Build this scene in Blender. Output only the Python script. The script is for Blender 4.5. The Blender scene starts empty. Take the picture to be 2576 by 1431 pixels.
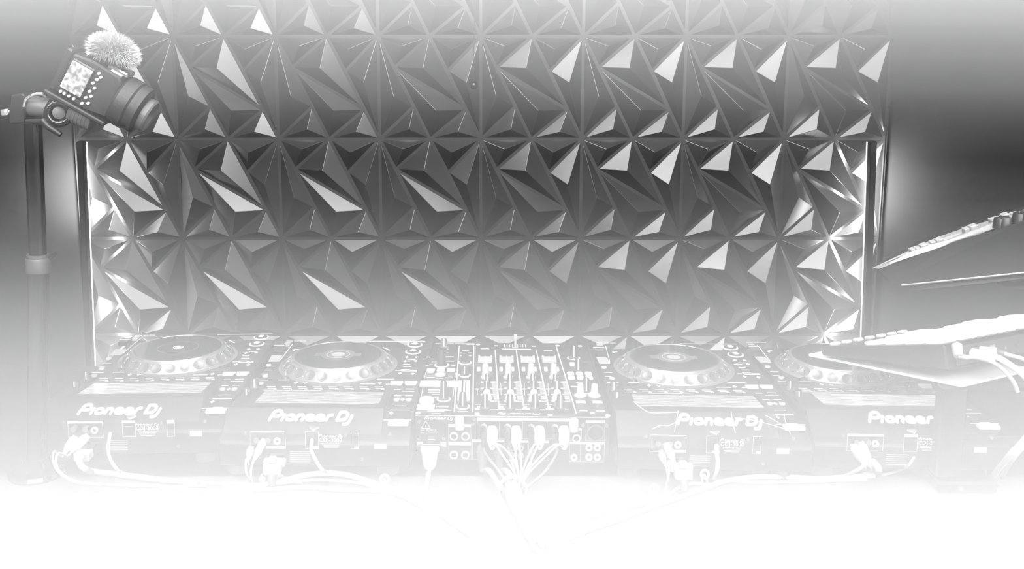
import bpy, bmesh, math, random
from mathutils import Vector, Matrix
random.seed(7)
S = bpy.context.scene
C = S.collection
D = bpy.data
PI = math.pi
H = 1.60                                   # eye height of the camera

# ---------------------------------------------------------------- camera
cd = D.cameras.new('camera'); cam = D.objects.new('camera', cd); C.objects.link(cam)
cd.sensor_width = 36; cd.lens = 36*2375/2576
cd.shift_x = 79/2576; cd.shift_y = -195.5/2576
cd.clip_start = 0.02
cam.location = (0, 0, H); cam.rotation_euler = (math.radians(90-8.8), 0, 0)
S.camera = cam

# ---------------------------------------------------------------- world, lights, exposure
S.view_settings.view_transform = 'Standard'; S.view_settings.look = 'None'
S.view_settings.gamma = 1; S.view_settings.use_curve_mapping = False
S.view_settings.exposure = 0.0
S.cycles.use_denoising = True; S.cycles.use_adaptive_sampling = True; S.cycles.adaptive_threshold = .08; S.cycles.adaptive_min_samples = 16; S.cycles.use_light_tree = False
S.cycles.max_bounces = 6; S.cycles.volume_bounces = 1
S.cycles.diffuse_bounces = 2; S.cycles.glossy_bounces = 3; S.cycles.transparent_max_bounces = 24
S.cycles.sample_clamp_indirect = 4
w = D.worlds.new('world'); S.world = w; w.use_nodes = True
w.node_tree.nodes['Background'].inputs[0].default_value = (1, 1, 1, 1)
w.node_tree.nodes['Background'].inputs[1].default_value = 0.15

def area(name, loc, rot, sx, sy, power):
    l = D.lights.new(name, 'AREA'); l.shape = 'RECTANGLE'; l.size = sx; l.size_y = sy; l.energy = power
    o = D.objects.new(name, l); C.objects.link(o); o.location = loc; o.rotation_euler = rot
    return o
# ceiling panel over the booth, then added fills for the haze and the panel grooves
area('ceiling_panel_light', (0.02, 1.55, 2.42), (math.radians(8), 0, 0), 1.35, 0.55, 13)
area('haze_fill_overhead', (0, .3, 3.3), (math.radians(0), 0, 0), 3.2, 1.6, 170)  # added, unseen: whitens the haze from above
area('haze_fill_behind', (0, -1.0, 2.75), (math.radians(49), 0, 0), 3.2, .9, 260)  # added, unseen: lights haze and desk from behind the camera

area('groove_fill_light', (1.5, -1.3, 1.75), (math.radians(84), 0, math.radians(18)), 1.6, 1.3, 10)  # added, unseen: brightens the flat grooves of the right-hand panels
# ---------------------------------------------------------------- helpers
def sock(n, *names):
    for k in names:
        if k in n.inputs: return n.inputs[k]
def mat(name, col, rough=.5, metal=0, spec=.5, emit=None, es=0, noise=0, nscale=60, bump=0, coat=0, ior=None):
    m = D.materials.new(name); m.use_nodes = True
    nt = m.node_tree; b = nt.nodes['Principled BSDF']
    if isinstance(col, (int, float)): col = (col, col, col)
    b.inputs['Base Color'].default_value = (*col, 1)
    b.inputs['Roughness'].default_value = rough; b.inputs['Metallic'].default_value = metal
    b.inputs['Specular IOR Level'].default_value = spec
    if coat: b.inputs['Coat Weight'].default_value = coat
    if ior: b.inputs['IOR'].default_value = ior
    if emit is not None:
        if isinstance(emit, (int, float)): emit = (emit,)*3
        b.inputs['Emission Color'].default_value = (*emit, 1); b.inputs['Emission Strength'].default_value = es
    if noise or bump:
        tc = nt.nodes.new('ShaderNodeTexCoord'); nz = nt.nodes.new('ShaderNodeTexNoise')
        nz.inputs['Scale'].default_value = nscale; nz.inputs['Detail'].default_value = 4
        nt.links.new(tc.outputs['Object'], nz.inputs['Vector'])
        if noise:
            mx = nt.nodes.new('ShaderNodeMix'); mx.data_type = 'RGBA'
            mx.inputs[6].default_value = (*[c*(1-noise) for c in col], 1)
            mx.inputs[7].default_value = (*[min(1, c*(1+noise)) for c in col], 1)
            nt.links.new(nz.outputs['Fac'], mx.inputs[0]); nt.links.new(mx.outputs[2], b.inputs['Base Color'])
        if bump:
            bp = nt.nodes.new('ShaderNodeBump'); bp.inputs['Strength'].default_value = bump
            bp.inputs['Distance'].default_value = .002
            nt.links.new(nz.outputs['Fac'], bp.inputs['Height']); nt.links.new(bp.outputs[0], b.inputs['Normal'])
    return m
def new_ob(name, me, parent=None, loc=None, rot=None):
    o = D.objects.new(name, me); C.objects.link(o)
    if parent: o.parent = parent
    if loc: o.location = loc
    if rot: o.rotation_euler = rot
    return o
def tag(o, label=None, cat=None, group=None, kind=None):
    if label: o['label'] = label
    if cat: o['category'] = cat
    if group: o['group'] = group
    if kind: o['kind'] = kind
    return o
def empty(name, loc=(0,0,0), rz=0, label=None, cat=None, group=None):
    o = D.objects.new(name, None); C.objects.link(o); o.location = loc; o.rotation_euler = (0,0,rz)
    o.empty_display_size = .05
    return tag(o, label, cat, group)
class MB:
    """collects shapes in one bmesh; build() links them as one mesh object"""
    def __init__(s): s.bm = bmesh.new()
    def _new(s, fn):
        b = bmesh.new(); fn(b); return b
    def merge(s, b, M=None):
        if M is not None: bmesh.ops.transform(b, matrix=M, verts=b.verts)
        me = D.meshes.new('t'); b.to_mesh(me); b.free(); s.bm.from_mesh(me); D.meshes.remove(me)
        return s
    def box(s, x0, x1, y0, y1, z0, z1, bev=0, M=None, seg=1):
        b = bmesh.new()
        bmesh.ops.create_cube(b, size=1)
        bmesh.ops.transform(b, matrix=Matrix.Translation(((x0+x1)/2,(y0+y1)/2,(z0+z1)/2)) @ Matrix.Diagonal((x1-x0,y1-y0,z1-z0,1)), verts=b.verts)
        if bev: bmesh.ops.bevel(b, geom=b.edges[:], offset=bev, segments=seg, affect='EDGES', profile=.5)
        return s.merge(b, M)
    def cyl(s, p0, p1, r0, r1=None, seg=16, bev=0, caps=True):
        p0, p1 = Vector(p0), Vector(p1); d = p1-p0; r1 = r0 if r1 is None else r1
        b = bmesh.new()
        bmesh.ops.create_cone(b, cap_ends=caps, segments=seg, radius1=r0, radius2=r1, depth=d.length)
        if bev:
            es = [e for e in b.edges if abs(e.verts[0].co.z-e.verts[1].co.z) < 1e-6]
            bmesh.ops.bevel(b, geom=es, offset=bev, segments=2, affect='EDGES', profile=.5)
        return s.merge(b, Matrix.Translation((p0+p1)/2) @ d.to_track_quat('Z','Y').to_matrix().to_4x4())
    def lathe(s, prof, seg=32, M=None):
        """prof: list of (r,z) from bottom to top"""
        b = bmesh.new(); rings = []
        for r, z in prof:
            if r < 1e-6: rings.append([b.verts.new((0,0,z))])
            else: rings.append([b.verts.new((r*math.cos(2*PI*k/seg), r*math.sin(2*PI*k/seg), z)) for k in range(seg)])
        for a, c in zip(rings, rings[1:]):
            for k in range(seg):
                k2 = (k+1) % seg
                if len(a) == 1 and len(c) == 1: continue
                if len(a) == 1: b.faces.new((a[0], c[k2], c[k])) if False else b.faces.new((c[k], a[0], c[k2]))
                elif len(c) == 1: b.faces.new((a[k], a[k2], c[0]))
                else: b.faces.new((a[k], a[k2], c[k2], c[k]))
        bmesh.ops.recalc_face_normals(b, faces=b.faces[:])
        return s.merge(b, M)
    def sph(s, c, r, seg=16, sc=(1,1,1)):
        b = bmesh.new(); bmesh.ops.create_uvsphere(b, u_segments=seg, v_segments=max(6,seg//2), radius=r)
        return s.merge(b, Matrix.Translation(c) @ Matrix.Diagonal((*sc,1)))
    def prism(s, pts, ax, a0, a1, M=None, bev=0):
        """2D polygon extruded along axis ax ('x': pts=(y,z); 'y': pts=(x,z); 'z': pts=(x,y))"""
        b = bmesh.new()
        def P(p, a): return {'x': (a, p[0], p[1]), 'y': (p[0], a, p[1]), 'z': (p[0], p[1], a)}[ax]
        v0 = [b.verts.new(P(p, a0)) for p in pts]; v1 = [b.verts.new(P(p, a1)) for p in pts]
        n = len(pts)
        b.faces.new(v0); b.faces.new(v1[::-1])
        for i in range(n): b.faces.new((v0[i], v1[i], v1[(i+1)%n], v0[(i+1)%n]))
        bmesh.ops.recalc_face_normals(b, faces=b.faces[:])
        if bev: bmesh.ops.bevel(b, geom=b.edges[:], offset=bev, segments=1, affect='EDGES', profile=.5)
        return s.merge(b, M)
    def poly(s, pts):
        b = bmesh.new(); b.faces.new([b.verts.new(p) for p in pts]); return s.merge(b)
    def tube(s, pts, r, seg=10, n=6, closed=False):
        """smooth tube through points (Catmull-Rom)"""
        P = [Vector(p) for p in pts]; out = []
        if len(P) == 2: out = P
        else:
            ext = [P[0]*2-P[1]] + P + [P[-1]*2-P[-2]]
            for i in range(1, len(ext)-2):
                a, b_, c, d = ext[i-1:i+3]
                for k in range(n):
                    t = k/n
                    out.append(.5*((2*b_)+(c-a)*t+(2*a-5*b_+4*c-d)*t*t+(3*b_-a-3*c+d)*t**3))
            out.append(P[-1])
        b = bmesh.new(); rings = []; up = Vector((0,0,1))
        R = r if callable(r) else (lambda t: r)
        for i, p in enumerate(out):
            t = (out[min(i+1,len(out)-1)]-out[max(i-1,0)]).normalized()
            if i == 0:
                u = t.cross(Vector((0,0,1)) if abs(t.z) < .9 else Vector((1,0,0))).normalized()
            else:
                u = (u - t*u.dot(t)).normalized()
            v = t.cross(u); rr = R(i/(len(out)-1))
            rings.append([b.verts.new(p+u*rr*math.cos(2*PI*k/seg)+v*rr*math.sin(2*PI*k/seg)) for k in range(seg)])
        for a, c in zip(rings, rings[1:]):
            for k in range(seg): b.faces.new((a[k], a[(k+1)%seg], c[(k+1)%seg], c[k]))
        b.faces.new(rings[0][::-1]); b.faces.new(rings[-1])
        bmesh.ops.recalc_face_normals(b, faces=b.faces[:])
        return s.merge(b)
    def mesh(s, name, m, smooth=False):
        me = D.meshes.new(name); s.bm.to_mesh(me); s.bm.free()
        for x in (m if isinstance(m, (list, tuple)) else [m]): me.materials.append(x)
        if smooth:
            for p in me.polygons: p.use_smooth = True
            try: me.set_sharp_from_angle(angle=math.radians(smooth if smooth > 1 else 40))
            except Exception: pass
        return me
    def build(s, name, m, parent=None, smooth=False, loc=None, rot=None):
        return new_ob(name, s.mesh(name, m, smooth), parent, loc, rot)
F, PX, PY, TH = 2375, 1209, 520, math.radians(8.8)
def ray(px, py):
    v = py-PY; c, s_ = math.cos(TH), math.sin(TH)
    return Vector((px-PX, F*c-v*s_, -(F*s_+v*c)))
def at_y(px, py, Y):                        # the point of the photograph's pixel at depth Y
    r = ray(px, py); return Vector((0,0,H)) + r*(Y/r.y)
def at_z(px, py, z):                        # ... on the height z
    r = ray(px, py); return Vector((0,0,H)) + r*((z-H)/r.z)
def copy_tree(o, parent=None):
    c = o.copy(); C.objects.link(c)
    if parent: c.parent = parent
    for ch in list(o.children): copy_tree(ch, c)
    return c

# ---------------------------------------------------------------- haze added to give the pale fade
def haze_layer(name, x0, x1, y0, y1, z0, z1, dens, label, m_=0):
    slope = m_
    m = D.materials.new(name); m.use_nodes = True; nt = m.node_tree; nt.nodes.clear()
    out = nt.nodes.new('ShaderNodeOutputMaterial'); sc = nt.nodes.new('ShaderNodeVolumeScatter')
    sc.inputs['Color'].default_value = (1,1,1,1); sc.inputs['Density'].default_value = dens
    sc.inputs['Anisotropy'].default_value = 0
    nt.links.new(sc.outputs[0], out.inputs['Volume'])
    o = MB().prism([(y0,z0+slope*y0),(y1,z0+slope*y1),(y1,z1+slope*y1),(y0,z1+slope*y0)], 'x', x0, x1).build(name, m)
    tag(o, label, 'haze', 'haze layers added for the pale fade', 'stuff')
    return o
def haze_bank(name, y0, y1, tops, bottom, dens, label, slope=0):
    """layers lying on one another; tops = heights from the top down"""
    zs = tops+[bottom]
    for i, d in enumerate(dens):
        if d < .01: continue
        haze_layer(name, -3.6, 3.6, y0, y1, zs[i+1]+.0002, zs[i]-.0002, d, label, slope)
# ---------------------------------------------------------------- materials
M = {}
M['panel'] = mat('panel_paint', .022, rough=.23, spec=.6, noise=.12, nscale=18, bump=.015)
M['wall'] = mat('wall_paint', .014, rough=.5, spec=.2, noise=.1, nscale=25, bump=.15)
M['floor'] = mat('floor_boards', .05, rough=.5)
M['black'] = mat('black_metal', .012, rough=.35)
M['led'] = mat('led_strip', .8, emit=1, es=2.5)

# ---------------------------------------------------------------- setting
YW = 2.80
Z0 = H-.23                                  # a joint between two rows of panels
def tile_mesh(P=.30, g=.0045, h=.026):
    V = dict(TL=(0,0), TM=(.5,0), TR=(1,0), BL=(0,1), BM=(.5,1), BR=(1,1),
             P1=(.155,.30), P2=(.34,.68), Q1=(.675,.335), Q2=(.855,.71))
    T = [('TL','TM','P1',(.235,.095),.7), ('TM','TR','Q1',(.715,.125),.85), ('P1','TM','Q2',(.44,.305),1), ('P1','Q2','BM',(.565,.715),1),
         ('TL','P2','BL',(.15,.575),.9), ('BL','P2','BM',(.295,.90),.8), ('Q1','TR','BR',(.86,.445),.9), ('Q2','BR','BM',(.775,.925),.7)]
    b = MB()
    b.box(0, P, 0, .012, -P, 0)             # backing board, face at y=0 (towards -y)
    bb = bmesh.new()
    def q(p): return Vector((p[0]*P, 0, -p[1]*P))
    for a, c, d, ap, hs in T:
        pts = [q(V[a]), q(V[c]), q(V[d])]
        # the third corner lies on a long line: inset every edge by g
        n = len(pts); ins = []
        cen = sum(pts, Vector())/3
        def line(i):
            p, r = pts[i], pts[(i+1)%n]; t = (r-p).normalized(); nn = Vector((-t.z, 0, t.x))
            if nn.dot(cen-p) < 0: nn = -nn
            return p+nn*g, t
        for i in range(n):
            p1, t1 = line(i-1); p2, t2 = line(i)
            den = t1.x*t2.z-t1.z*t2.x; dd = p2-p1
            k = (dd.x*t2.z-dd.z*t2.x)/den
            ins.append(p1+t1*k)
        vb = [bb.verts.new(p+Vector((0,-.0005,0))) for p in ins]
        va = bb.verts.new(q(ap)+Vector((0,-h*hs,0)))
        for i in range(n): bb.faces.new((vb[i], vb[(i+1)%n], va))
        # run the last edge on so that the two-part long sides stay one line
    bmesh.ops.recalc_face_normals(bb, faces=bb.faces[:])
    for f_ in bb.faces:
        if f_.normal.y > 0: f_.normal_flip()
    es = [e for e in bb.edges if len(e.link_faces) == 2]
    bmesh.ops.bevel(bb, geom=es, offset=.0006, segments=1, affect='EDGES')
    b.merge(bb)
    return b.mesh('wall_panel', M['panel'])
wall = MB().box(-3.6, 3.6, YW+.035, YW+.13, -.0, 3.0).build('wall_back', M['wall']); tag(wall, kind='structure', label='dark painted back wall behind the faceted panels', cat='wall')
fl = MB().box(-3.6, 3.6, -2.5, YW+.13, -.06, 0).build('floor', M['floor']); tag(fl, kind='structure', label='dark floor', cat='floor')
tm = tile_mesh()
board = MB().box(-1.212, 1.212, YW+.012, YW+.034, .17, 2.27).build('panel_board', M['panel'], wall)
for r in range(7):
    for c in range(8):
        new_ob('wall_panel', tm, wall, loc=(-1.2+.3*c+.0005, YW, Z0+.9-.3*r))
# ---------------------------------------------------------------- desk
M['cloth'] = mat('desk_cloth', .10, rough=.9, noise=.04, nscale=120, bump=.25)
M['plastic'] = mat('black_plastic', .014, rough=.4, spec=.4)
M['deck'] = mat('deck_plate', .012, rough=.3, spec=.5, noise=.1, nscale=200)
M['gloss'] = mat('gloss_black', .01, rough=.08, spec=.5)
M['print'] = mat('white_print', .5, rough=.5)
M['lit'] = mat('lit_marks', .32, emit=1, es=.2)
M['dim'] = mat('grey_print', .35, rough=.5)
M['metal'] = mat('brushed_metal', .5, rough=.28, metal=1)
M['steel'] = mat('bright_steel', .75, rough=.2, metal=1)
M['grey'] = mat('grey_plastic', .07, rough=.45)
M['lgrey'] = mat('light_grey_plastic', .28, rough=.45)
M['white'] = mat('white_plastic', .65, rough=.4)
M['rubber'] = mat('rubber', .02, rough=.8)
M['tray'] = mat('pale_tray', .5, rough=.4)
M['glass'] = mat('screen_glass', .02, rough=.1, spec=.6)
M['cable_w'] = mat('white_cable', .5, rough=.5)
M['cable_g'] = mat('grey_cable', .3, rough=.5)
M['cable_k'] = mat('black_cable', .12, rough=.5)
DZ = .915
desk = empty('desk', (.1, 1.5, 0), 0, 'long equipment desk under a pale cloth carrying all the players', 'desk')
MB().box(-2.0, 2.1, -.55, .58, DZ-.034, DZ-.003, bev=.006).build('tabletop', M['plastic'], desk)
b = bmesh.new(); mb = MB(); prof = [(-.555,.30),(-.556,.6),(-.556,DZ-.01),(-.552,DZ-.001),(-.54,DZ),(-.3,DZ),(-.1,DZ),(-.012,DZ)]
xs = [-2.01+4.12*i/120 for i in range(121)]; g = []
for i, x in enumerate(xs):
    fold = lambda z: .012*math.sin(i*.9)*max(0,(DZ-z))/.6
    g.append([b.verts.new((x, y-abs(fold(z)), z)) for y, z in prof])
for i in range(120):
    for j in range(len(prof)-1): b.faces.new((g[i][j], g[i+1][j], g[i+1][j+1], g[i][j+1]))
mb.merge(b); o = mb.build('tablecloth', M['cloth'], None, smooth=60, loc=(.1,1.5,0)); tag(o, 'pale cloth covering the front of the equipment desk', 'tablecloth')
for sx in (-1.9, 1.98):
    for sy in (-.48, .52):
        MB().box(sx-.025, sx+.025, sy-.025, sy+.025, 0, DZ-.03).build('leg', M['black'], desk)

# ---------------------------------------------------------------- light bars before the wall, hanging bead
def light_bar(px0, px1, side, label):
    Y = 2.67
    xt = at_y((px0[0]+px0[1])/2, 355, Y); xb = at_y((px1[0]+px1[1])/2, 900, Y)
    wdt = .0175
    r = empty('light_bar', (xt.x, Y, 0), 0, label, 'light', 'upright light bars before the panel wall')
    zt = xt.z; lean = (xb.x-xt.x)/(xb.z-xt.z)
    def sh(mb):
        for v in mb.bm.verts: v.co.x += (v.co.z-zt)*lean
        return mb
    sh(MB().box(-wdt/2, wdt/2, -.012, .014, .02, zt, bev=.002)).build('housing', M['black'], r)
    sh(MB().box(-wdt/2-.0012, wdt/2+.0012, .0145, .0185, .03, zt-.003, bev=.001)).build('light_strip', M['led'], r)
    l = D.lights.new('bar_lamp', 'AREA'); l.shape = 'RECTANGLE'; l.size = .016; l.size_y = 1.1; l.energy = 5
    o = D.objects.new('bar_lamp', l); C.objects.link(o); o.parent = r; o.location = (0, .03, zt-.60); o.rotation_euler = (PI/2, 0, side*.15)
    l = D.lights.new('bar_lamp_head', 'AREA'); l.shape = 'RECTANGLE'; l.size = .03; l.size_y = .22; l.energy = 3
    o = D.objects.new('bar_lamp_head', l); C.objects.link(o); o.parent = r; l.spread = math.radians(75); o.location = (-side*.008, .03, zt-.16); o.rotation_euler = (PI/2, 0, side*.72)
    MB().box(-.09, .09, -.06, .08, 0, .02, bev=.004).build('foot_plate', M['black'], r, loc=((0-zt)*lean, 0, 0))
light_bar((197, 211), (219, 233), 1, 'black upright light bar left of the panels, glowing towards the wall')
light_bar((2186, 2203), (2168, 2185), -1, 'black upright light bar at the right end of the panels')
hb = at_y(1192, 214, 2.69)
r = empty('hanging_bead', hb, 0, 'small glossy bead hanging on a thin cord before the panels', 'ornament')
MB().sph((0,0,0), .012, 24).build('bead', M['gloss'], r, smooth=60)
MB().tube([(0,0,.011), (.001,0,.15), (.003,0,.35), (.003,0,.62)], .0011, 6).build('cord', M['black'], r)
MB().box(-.012, .016, -.002, .10, .615, .63, bev=.002).build('ceiling_hook', M['black'], r)

# ---------------------------------------------------------------- stand with the camera on the left
st = empty('light_stand', (-.742, 1.495, DZ), 0, 'black tubular stand rising from the desk at the far left', 'stand')
def P3(px, py, Y=1.495): return at_y(px, py, Y)-Vector((-.742, 1.495, DZ))
top = P3(83, 312); col = P3(97, 668); bot = Vector((0,0,0))
o = MB().cyl(col, top, .0135, seg=24).build('upper_tube', M['gloss'], st, smooth=60)
o = MB().cyl(bot+Vector((0,0,.01)), col, .0165, seg=24).build('lower_tube', M['gloss'], st, smooth=60)
d = (top-col).normalized()
MB().cyl(col-d*.012, col+d*.014, .0195, seg=24, bev=.003).cyl(col+d*.014, col+d*.019, .0175, seg=24).build('collar', M['grey'], st, smooth=40)
MB().lathe([(0,0),(.044,0),(.046,.004),(.043,.010),(.022,.016),(.020,.03),(0,.03)], 32).build('base_plate', M['gloss'], st, smooth=40)
MB().tube([col+Vector((.018,0,.012)), col+Vector((.030,0,.02))], .003).build('lock_lever', M['black'], st)
cb = MB(); cb.tube([P3(66,330)+Vector((0,.018,0)), P3(61,480)+Vector((0,.02,0)), P3(66,560)+Vector((0,.02,0)), P3(60,700)+Vector((0,.02,0)), P3(58,900)+Vector((0,.02,0)), P3(56,1100)+Vector((0,.02,0))], .0022, 8)
cb.build('cable', M['rubber'], st, smooth=60)
# clamp and arm
arm = empty('camera_clamp', at_y(83, 290, 1.495), 0, 'black clamp with a silver knob and jointed arm on top of the stand', 'clamp')
a0 = at_y(83, 290, 1.495)
def A(px, py, dy=0): return at_y(px, py, 1.495+dy)-a0
def quad_block(mb, pts, y0, y1, bev=.002):
    p = [at_y(x, y, 1.495)-a0 for x, y in pts]
    mb.prism([(q.x, q.z) for q in p], 'y', y0, y1, bev=bev); return mb
quad_block(MB(), [(42,238),(70,233),(78,240),(74,308),(40,310),(36,300)], -.02, .02).build('jaw', M['plastic'], arm)
quad_block(MB(), [(74,298),(130,298),(132,309),(74,309)], -.018, .018).build('lower_jaw', M['plastic'], arm)
MB().cyl(A(6,283), A(24,281), .0065, seg=8, bev=.001).cyl(A(22,282), A(40,280), .0035, seg=12).build('silver_knob', M['steel'], arm, smooth=30)
MB().cyl(A(62,262), A(126,274), .0165, seg=24, bev=.002).build('swivel_barrel', M['grey'], arm, smooth=40)
mb = MB(); mb.tube([A(60,268,-.018), A(66,250,-.02), A(84,238,-.02), A(104,236,-.016), A(116,243,-.01)], .0028, 8).build('bright_band', M['steel'], arm, smooth=60)
def torus(mb, c, R, r, ax, seg=28):
    pts = []
    ax = Vector(ax).normalized(); u = ax.orthogonal().normalized(); v = ax.cross(u)
    b = bmesh.new(); rings = []
    for i in range(seg):
        a = 2*PI*i/seg; dr = u*math.cos(a)+v*math.sin(a)
        rings.append([b.verts.new(Vector(c)+dr*(R+r*math.cos(2*PI*k/8))+ax*r*math.sin(2*PI*k/8)) for k in range(8)])
    for i in range(seg):
        for k in range(8): b.faces.new((rings[i][k], rings[i][(k+1)%8], rings[(i+1)%seg][(k+1)%8], rings[(i+1)%seg][k]))
    bmesh.ops.recalc_face_normals(b, faces=b.faces[:]); mb.merge(b); return mb
torus(MB(), A(148,284,-.01), .0165, .0062, (.25,-1,.1)).build('joint_ring', M['gloss'], arm, smooth=60)
MB().cyl(A(148,284,-.016), A(148,284,.014), .010, seg=20, bev=.002).build('joint_bolt', M['grey'], arm, smooth=40)
MB().cyl(A(160,246,.01), A(196,262,.01), .010, seg=16, bev=.002).build('joint_cap', M['plastic'], arm, smooth=40)
mb = MB(); mb.cyl(A(178,280), A(236,306), .0165, seg=20, bev=.002)
for k in range(5):
    p = A(186+k*9, 284+k*4); q = A(189+k*9, 285.4+k*4); mb.cyl(p, q, .0172, seg=20)
mb.build('ribbed_barrel', M['grey'], arm, smooth=30)
mb = MB(); mb.tube([A(108,302,-.02), A(122,318,-.022), A(140,330,-.022), A(153,339,-.022)], lambda t: .0062-.002*t, 10).build('clamp_lever', M['plastic'], arm, smooth=60)

M['cambody'] = mat('camera_rubber', .018, rough=.5, spec=.4, bump=.2, nscale=300)
# the camera: local x = lens axis, z = up side, y = away from the viewer
ang = math.radians(31)
cc = at_y(258, 218, 1.49)
camr = D.objects.new('video_camera', None); C.objects.link(camr); camr.location = cc; camr.rotation_euler = (math.radians(6), ang, math.radians(4))
tag(camr, 'camera with lit screen and lens tilted down on the stand', 'camera')
mb = MB(); mb.prism([(-.062,-.036),(-.058,.030),(-.02,.036),(.022,.034),(.030,.026),(.032,-.034),(.0,-.040)], 'y', -.026, .034, bev=.003)
mb.build('body', M['cambody'], camr, smooth=30)
MB().box(-.066, .036, -.034, .036, -.046, -.039, bev=.002).build('base_plate', M['plastic'], camr)
MB().box(-.064,-.052,-.031,.036,-.036,.036,bev=.003).build('rear_frame', M['plastic'], camr)
MB().box(-.05,-.012,-.031,-.026,-.027,.026,bev=.002).build('screen_frame', M['gloss'], camr)
sm = mat('camera_screen', .05, emit=1, es=.8, noise=0)
nt = sm.node_tree; tc = nt.nodes.new('ShaderNodeTexCoord'); vz = nt.nodes.new('ShaderNodeTexNoise'); vz.inputs['Scale'].default_value = 120
cr = nt.nodes.new('ShaderNodeValToRGB'); cr.color_ramp.elements[0].position = .4; cr.color_ramp.elements[0].color = (.25,.25,.25,1); cr.color_ramp.elements[1].position = .58; cr.color_ramp.elements[1].color = (.95,.95,.95,1)
nt.links.new(tc.outputs['Object'], vz.inputs['Vector']); nt.links.new(vz.outputs['Fac'], cr.inputs[0]); nt.links.new(cr.outputs[0], nt.nodes['Principled BSDF'].inputs['Emission Color'])
MB().box(-.048,-.014,-.0325,-.030,-.024,.023,bev=.001).build('screen', sm, camr)
kz = [(-.044,-.031),(-.038,-.031),(-.030,-.031),(-.022,-.031),(-.006,.024),(-.004,.014),(-.007,.006),(-.002,.000),(-.006,-.008),(-.001,-.014),(-.007,-.02),(.0,-.026),(-.008,-.031),(-.001,.02)]
for x, z in kz: MB().cyl((x,-.031,z), (x,-.0255,z), .0022, seg=10, bev=.0006).build('button', M['white'], camr, smooth=40)
MB().lathe([(0,0),(.038,0),(.041,.004),(.041,.022),(.038,.025),(.038,.032),(.039,.034),(.039,.039),(.030,.043),(.026,.043),(.026,.038),(0,.038)], 40, Matrix.Translation((.030,.004,-.004)) @ Matrix.Rotation(PI/2, 4, 'Y')).build('lens_barrel', M['cambody'], camr, smooth=35)
MB().lathe([(.024,0),(.027,0),(.028,.013),(.026,.016),(.023,.014),(.022,.004)], 32, Matrix.Translation((.069,.004,-.006)) @ Matrix.Rotation(PI/2, 4, 'Y')).build('lens_hood', M['grey'], camr, smooth=35)
MB().lathe([(0,.002),(.014,.001),(.022,-.003),(.023,-.006)], 32, Matrix.Translation((.076,.004,-.006)) @ Matrix.Rotation(PI/2, 4, 'Y')).build('front_glass', M['glass'], camr, smooth=60)
MB().box(-.004,.030,-.016,.020,.034,.042,bev=.002).box(.004,.024,-.02,-.014,.028,.036,bev=.001).build('accessory_shoe', M['steel'], camr)
# furry wind muff
mf = D.objects.new('fur_windshield', None); C.objects.link(mf); mf.location = at_y(286, 128, 1.49); mf.rotation_euler = (0, math.radians(20), 0)
tag(mf, 'fluffy pale fur wind muff on top of the camera', 'microphone')
MB().cyl((-.01,0,-.02), (.004,0,-.028), .008, seg=12).box(-.022,.026,-.014,.014,-.024,-.016,bev=.003).build('microphone_mount', M['plastic'], mf)
MB().sph((0,0,0), .023, 20, (1.35,1,.8)).build('muff_core', M['lgrey'], mf, smooth=60)
mb = MB(); b = bmesh.new(); rr = random.Random(3)
for i in range(5200):
    z = rr.uniform(-.55,1); t = rr.uniform(0,2*PI); q = math.sqrt(1-z*z)
    n = Vector((q*math.cos(t), q*math.sin(t), z)); p = Vector((n.x*.031, n.y*.023, n.z*.0185))
    d = (n+Vector((rr.uniform(-.6,.6), rr.uniform(-.6,.6), rr.uniform(-.35,.6)))).normalized()*rr.uniform(.007,.016)
    s_ = d.orthogonal().normalized()*.0005; mid = p+d*.55+Vector((0,0,-.0008))
    v = [b.verts.new(p-s_), b.verts.new(p+s_), b.verts.new(mid+s_*.7), b.verts.new(p+d+Vector((rr.uniform(-.001,.001),0,-.0018))), b.verts.new(mid-s_*.7)]
    b.faces.new(v)
mb.merge(b); o = mb.build('fur', mat('fur', .42, rough=.9), mf); tag(o, kind='stuff')
# ---------------------------------------------------------------- lettering helpers
LOGO = [[(322,640),(340,598),(358,560),(385,528),(430,514),(475,522),(492,548),(475,578),(440,590),(388,590)],
        [(505,640),(535,572)],
        [(575,610),(590,582),(630,572),(672,576),(685,600),(670,630),(628,640),(588,636),(575,610)],
        [(720,640),(745,572)], [(738,592),(775,571),(810,574),(824,592),(806,640)],
        [(875,605),(975,605),(970,582),(925,570),(885,580),(868,608),(880,633),(925,641),(975,637)],
        [(1025,605),(1125,605),(1120,582),(1075,570),(1035,580),(1018,608),(1030,633),(1075,641),(1125,637)],
        [(1165,640),(1188,588),(1212,573),(1250,571)],
        [(1322,638),(1368,532),(1440,530),(1478,556),(1468,600),(1430,634),(1322,638)],
        [(1542,580),(1512,655),(1485,685),(1430,690)]]
def ribbon(b, pts, hw, h):
    P = [Vector(p) for p in pts]
    for a, c in zip(P, P[1:]):
        t = (c-a).normalized(); n = Vector((-t.y, t.x))*hw
        q = [a-n, c-n, c+n, a+n]
        v = [b.verts.new((x.x, x.y, h)) for x in q]; b.faces.new(v)
    for p in P:
        b.faces.new([b.verts.new((p.x+hw*math.cos(2*PI*k/10), p.y+hw*math.sin(2*PI*k/10), h*1.02)) for k in range(10)])
def logo_bm(width, hw=22):
    b = bmesh.new(); s = width/1270
    for st_ in LOGO: ribbon(b, [((x-935)*s, (600-y)*s) for x, y in st_], hw*s, .0004)
    return b
_font = {}
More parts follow.
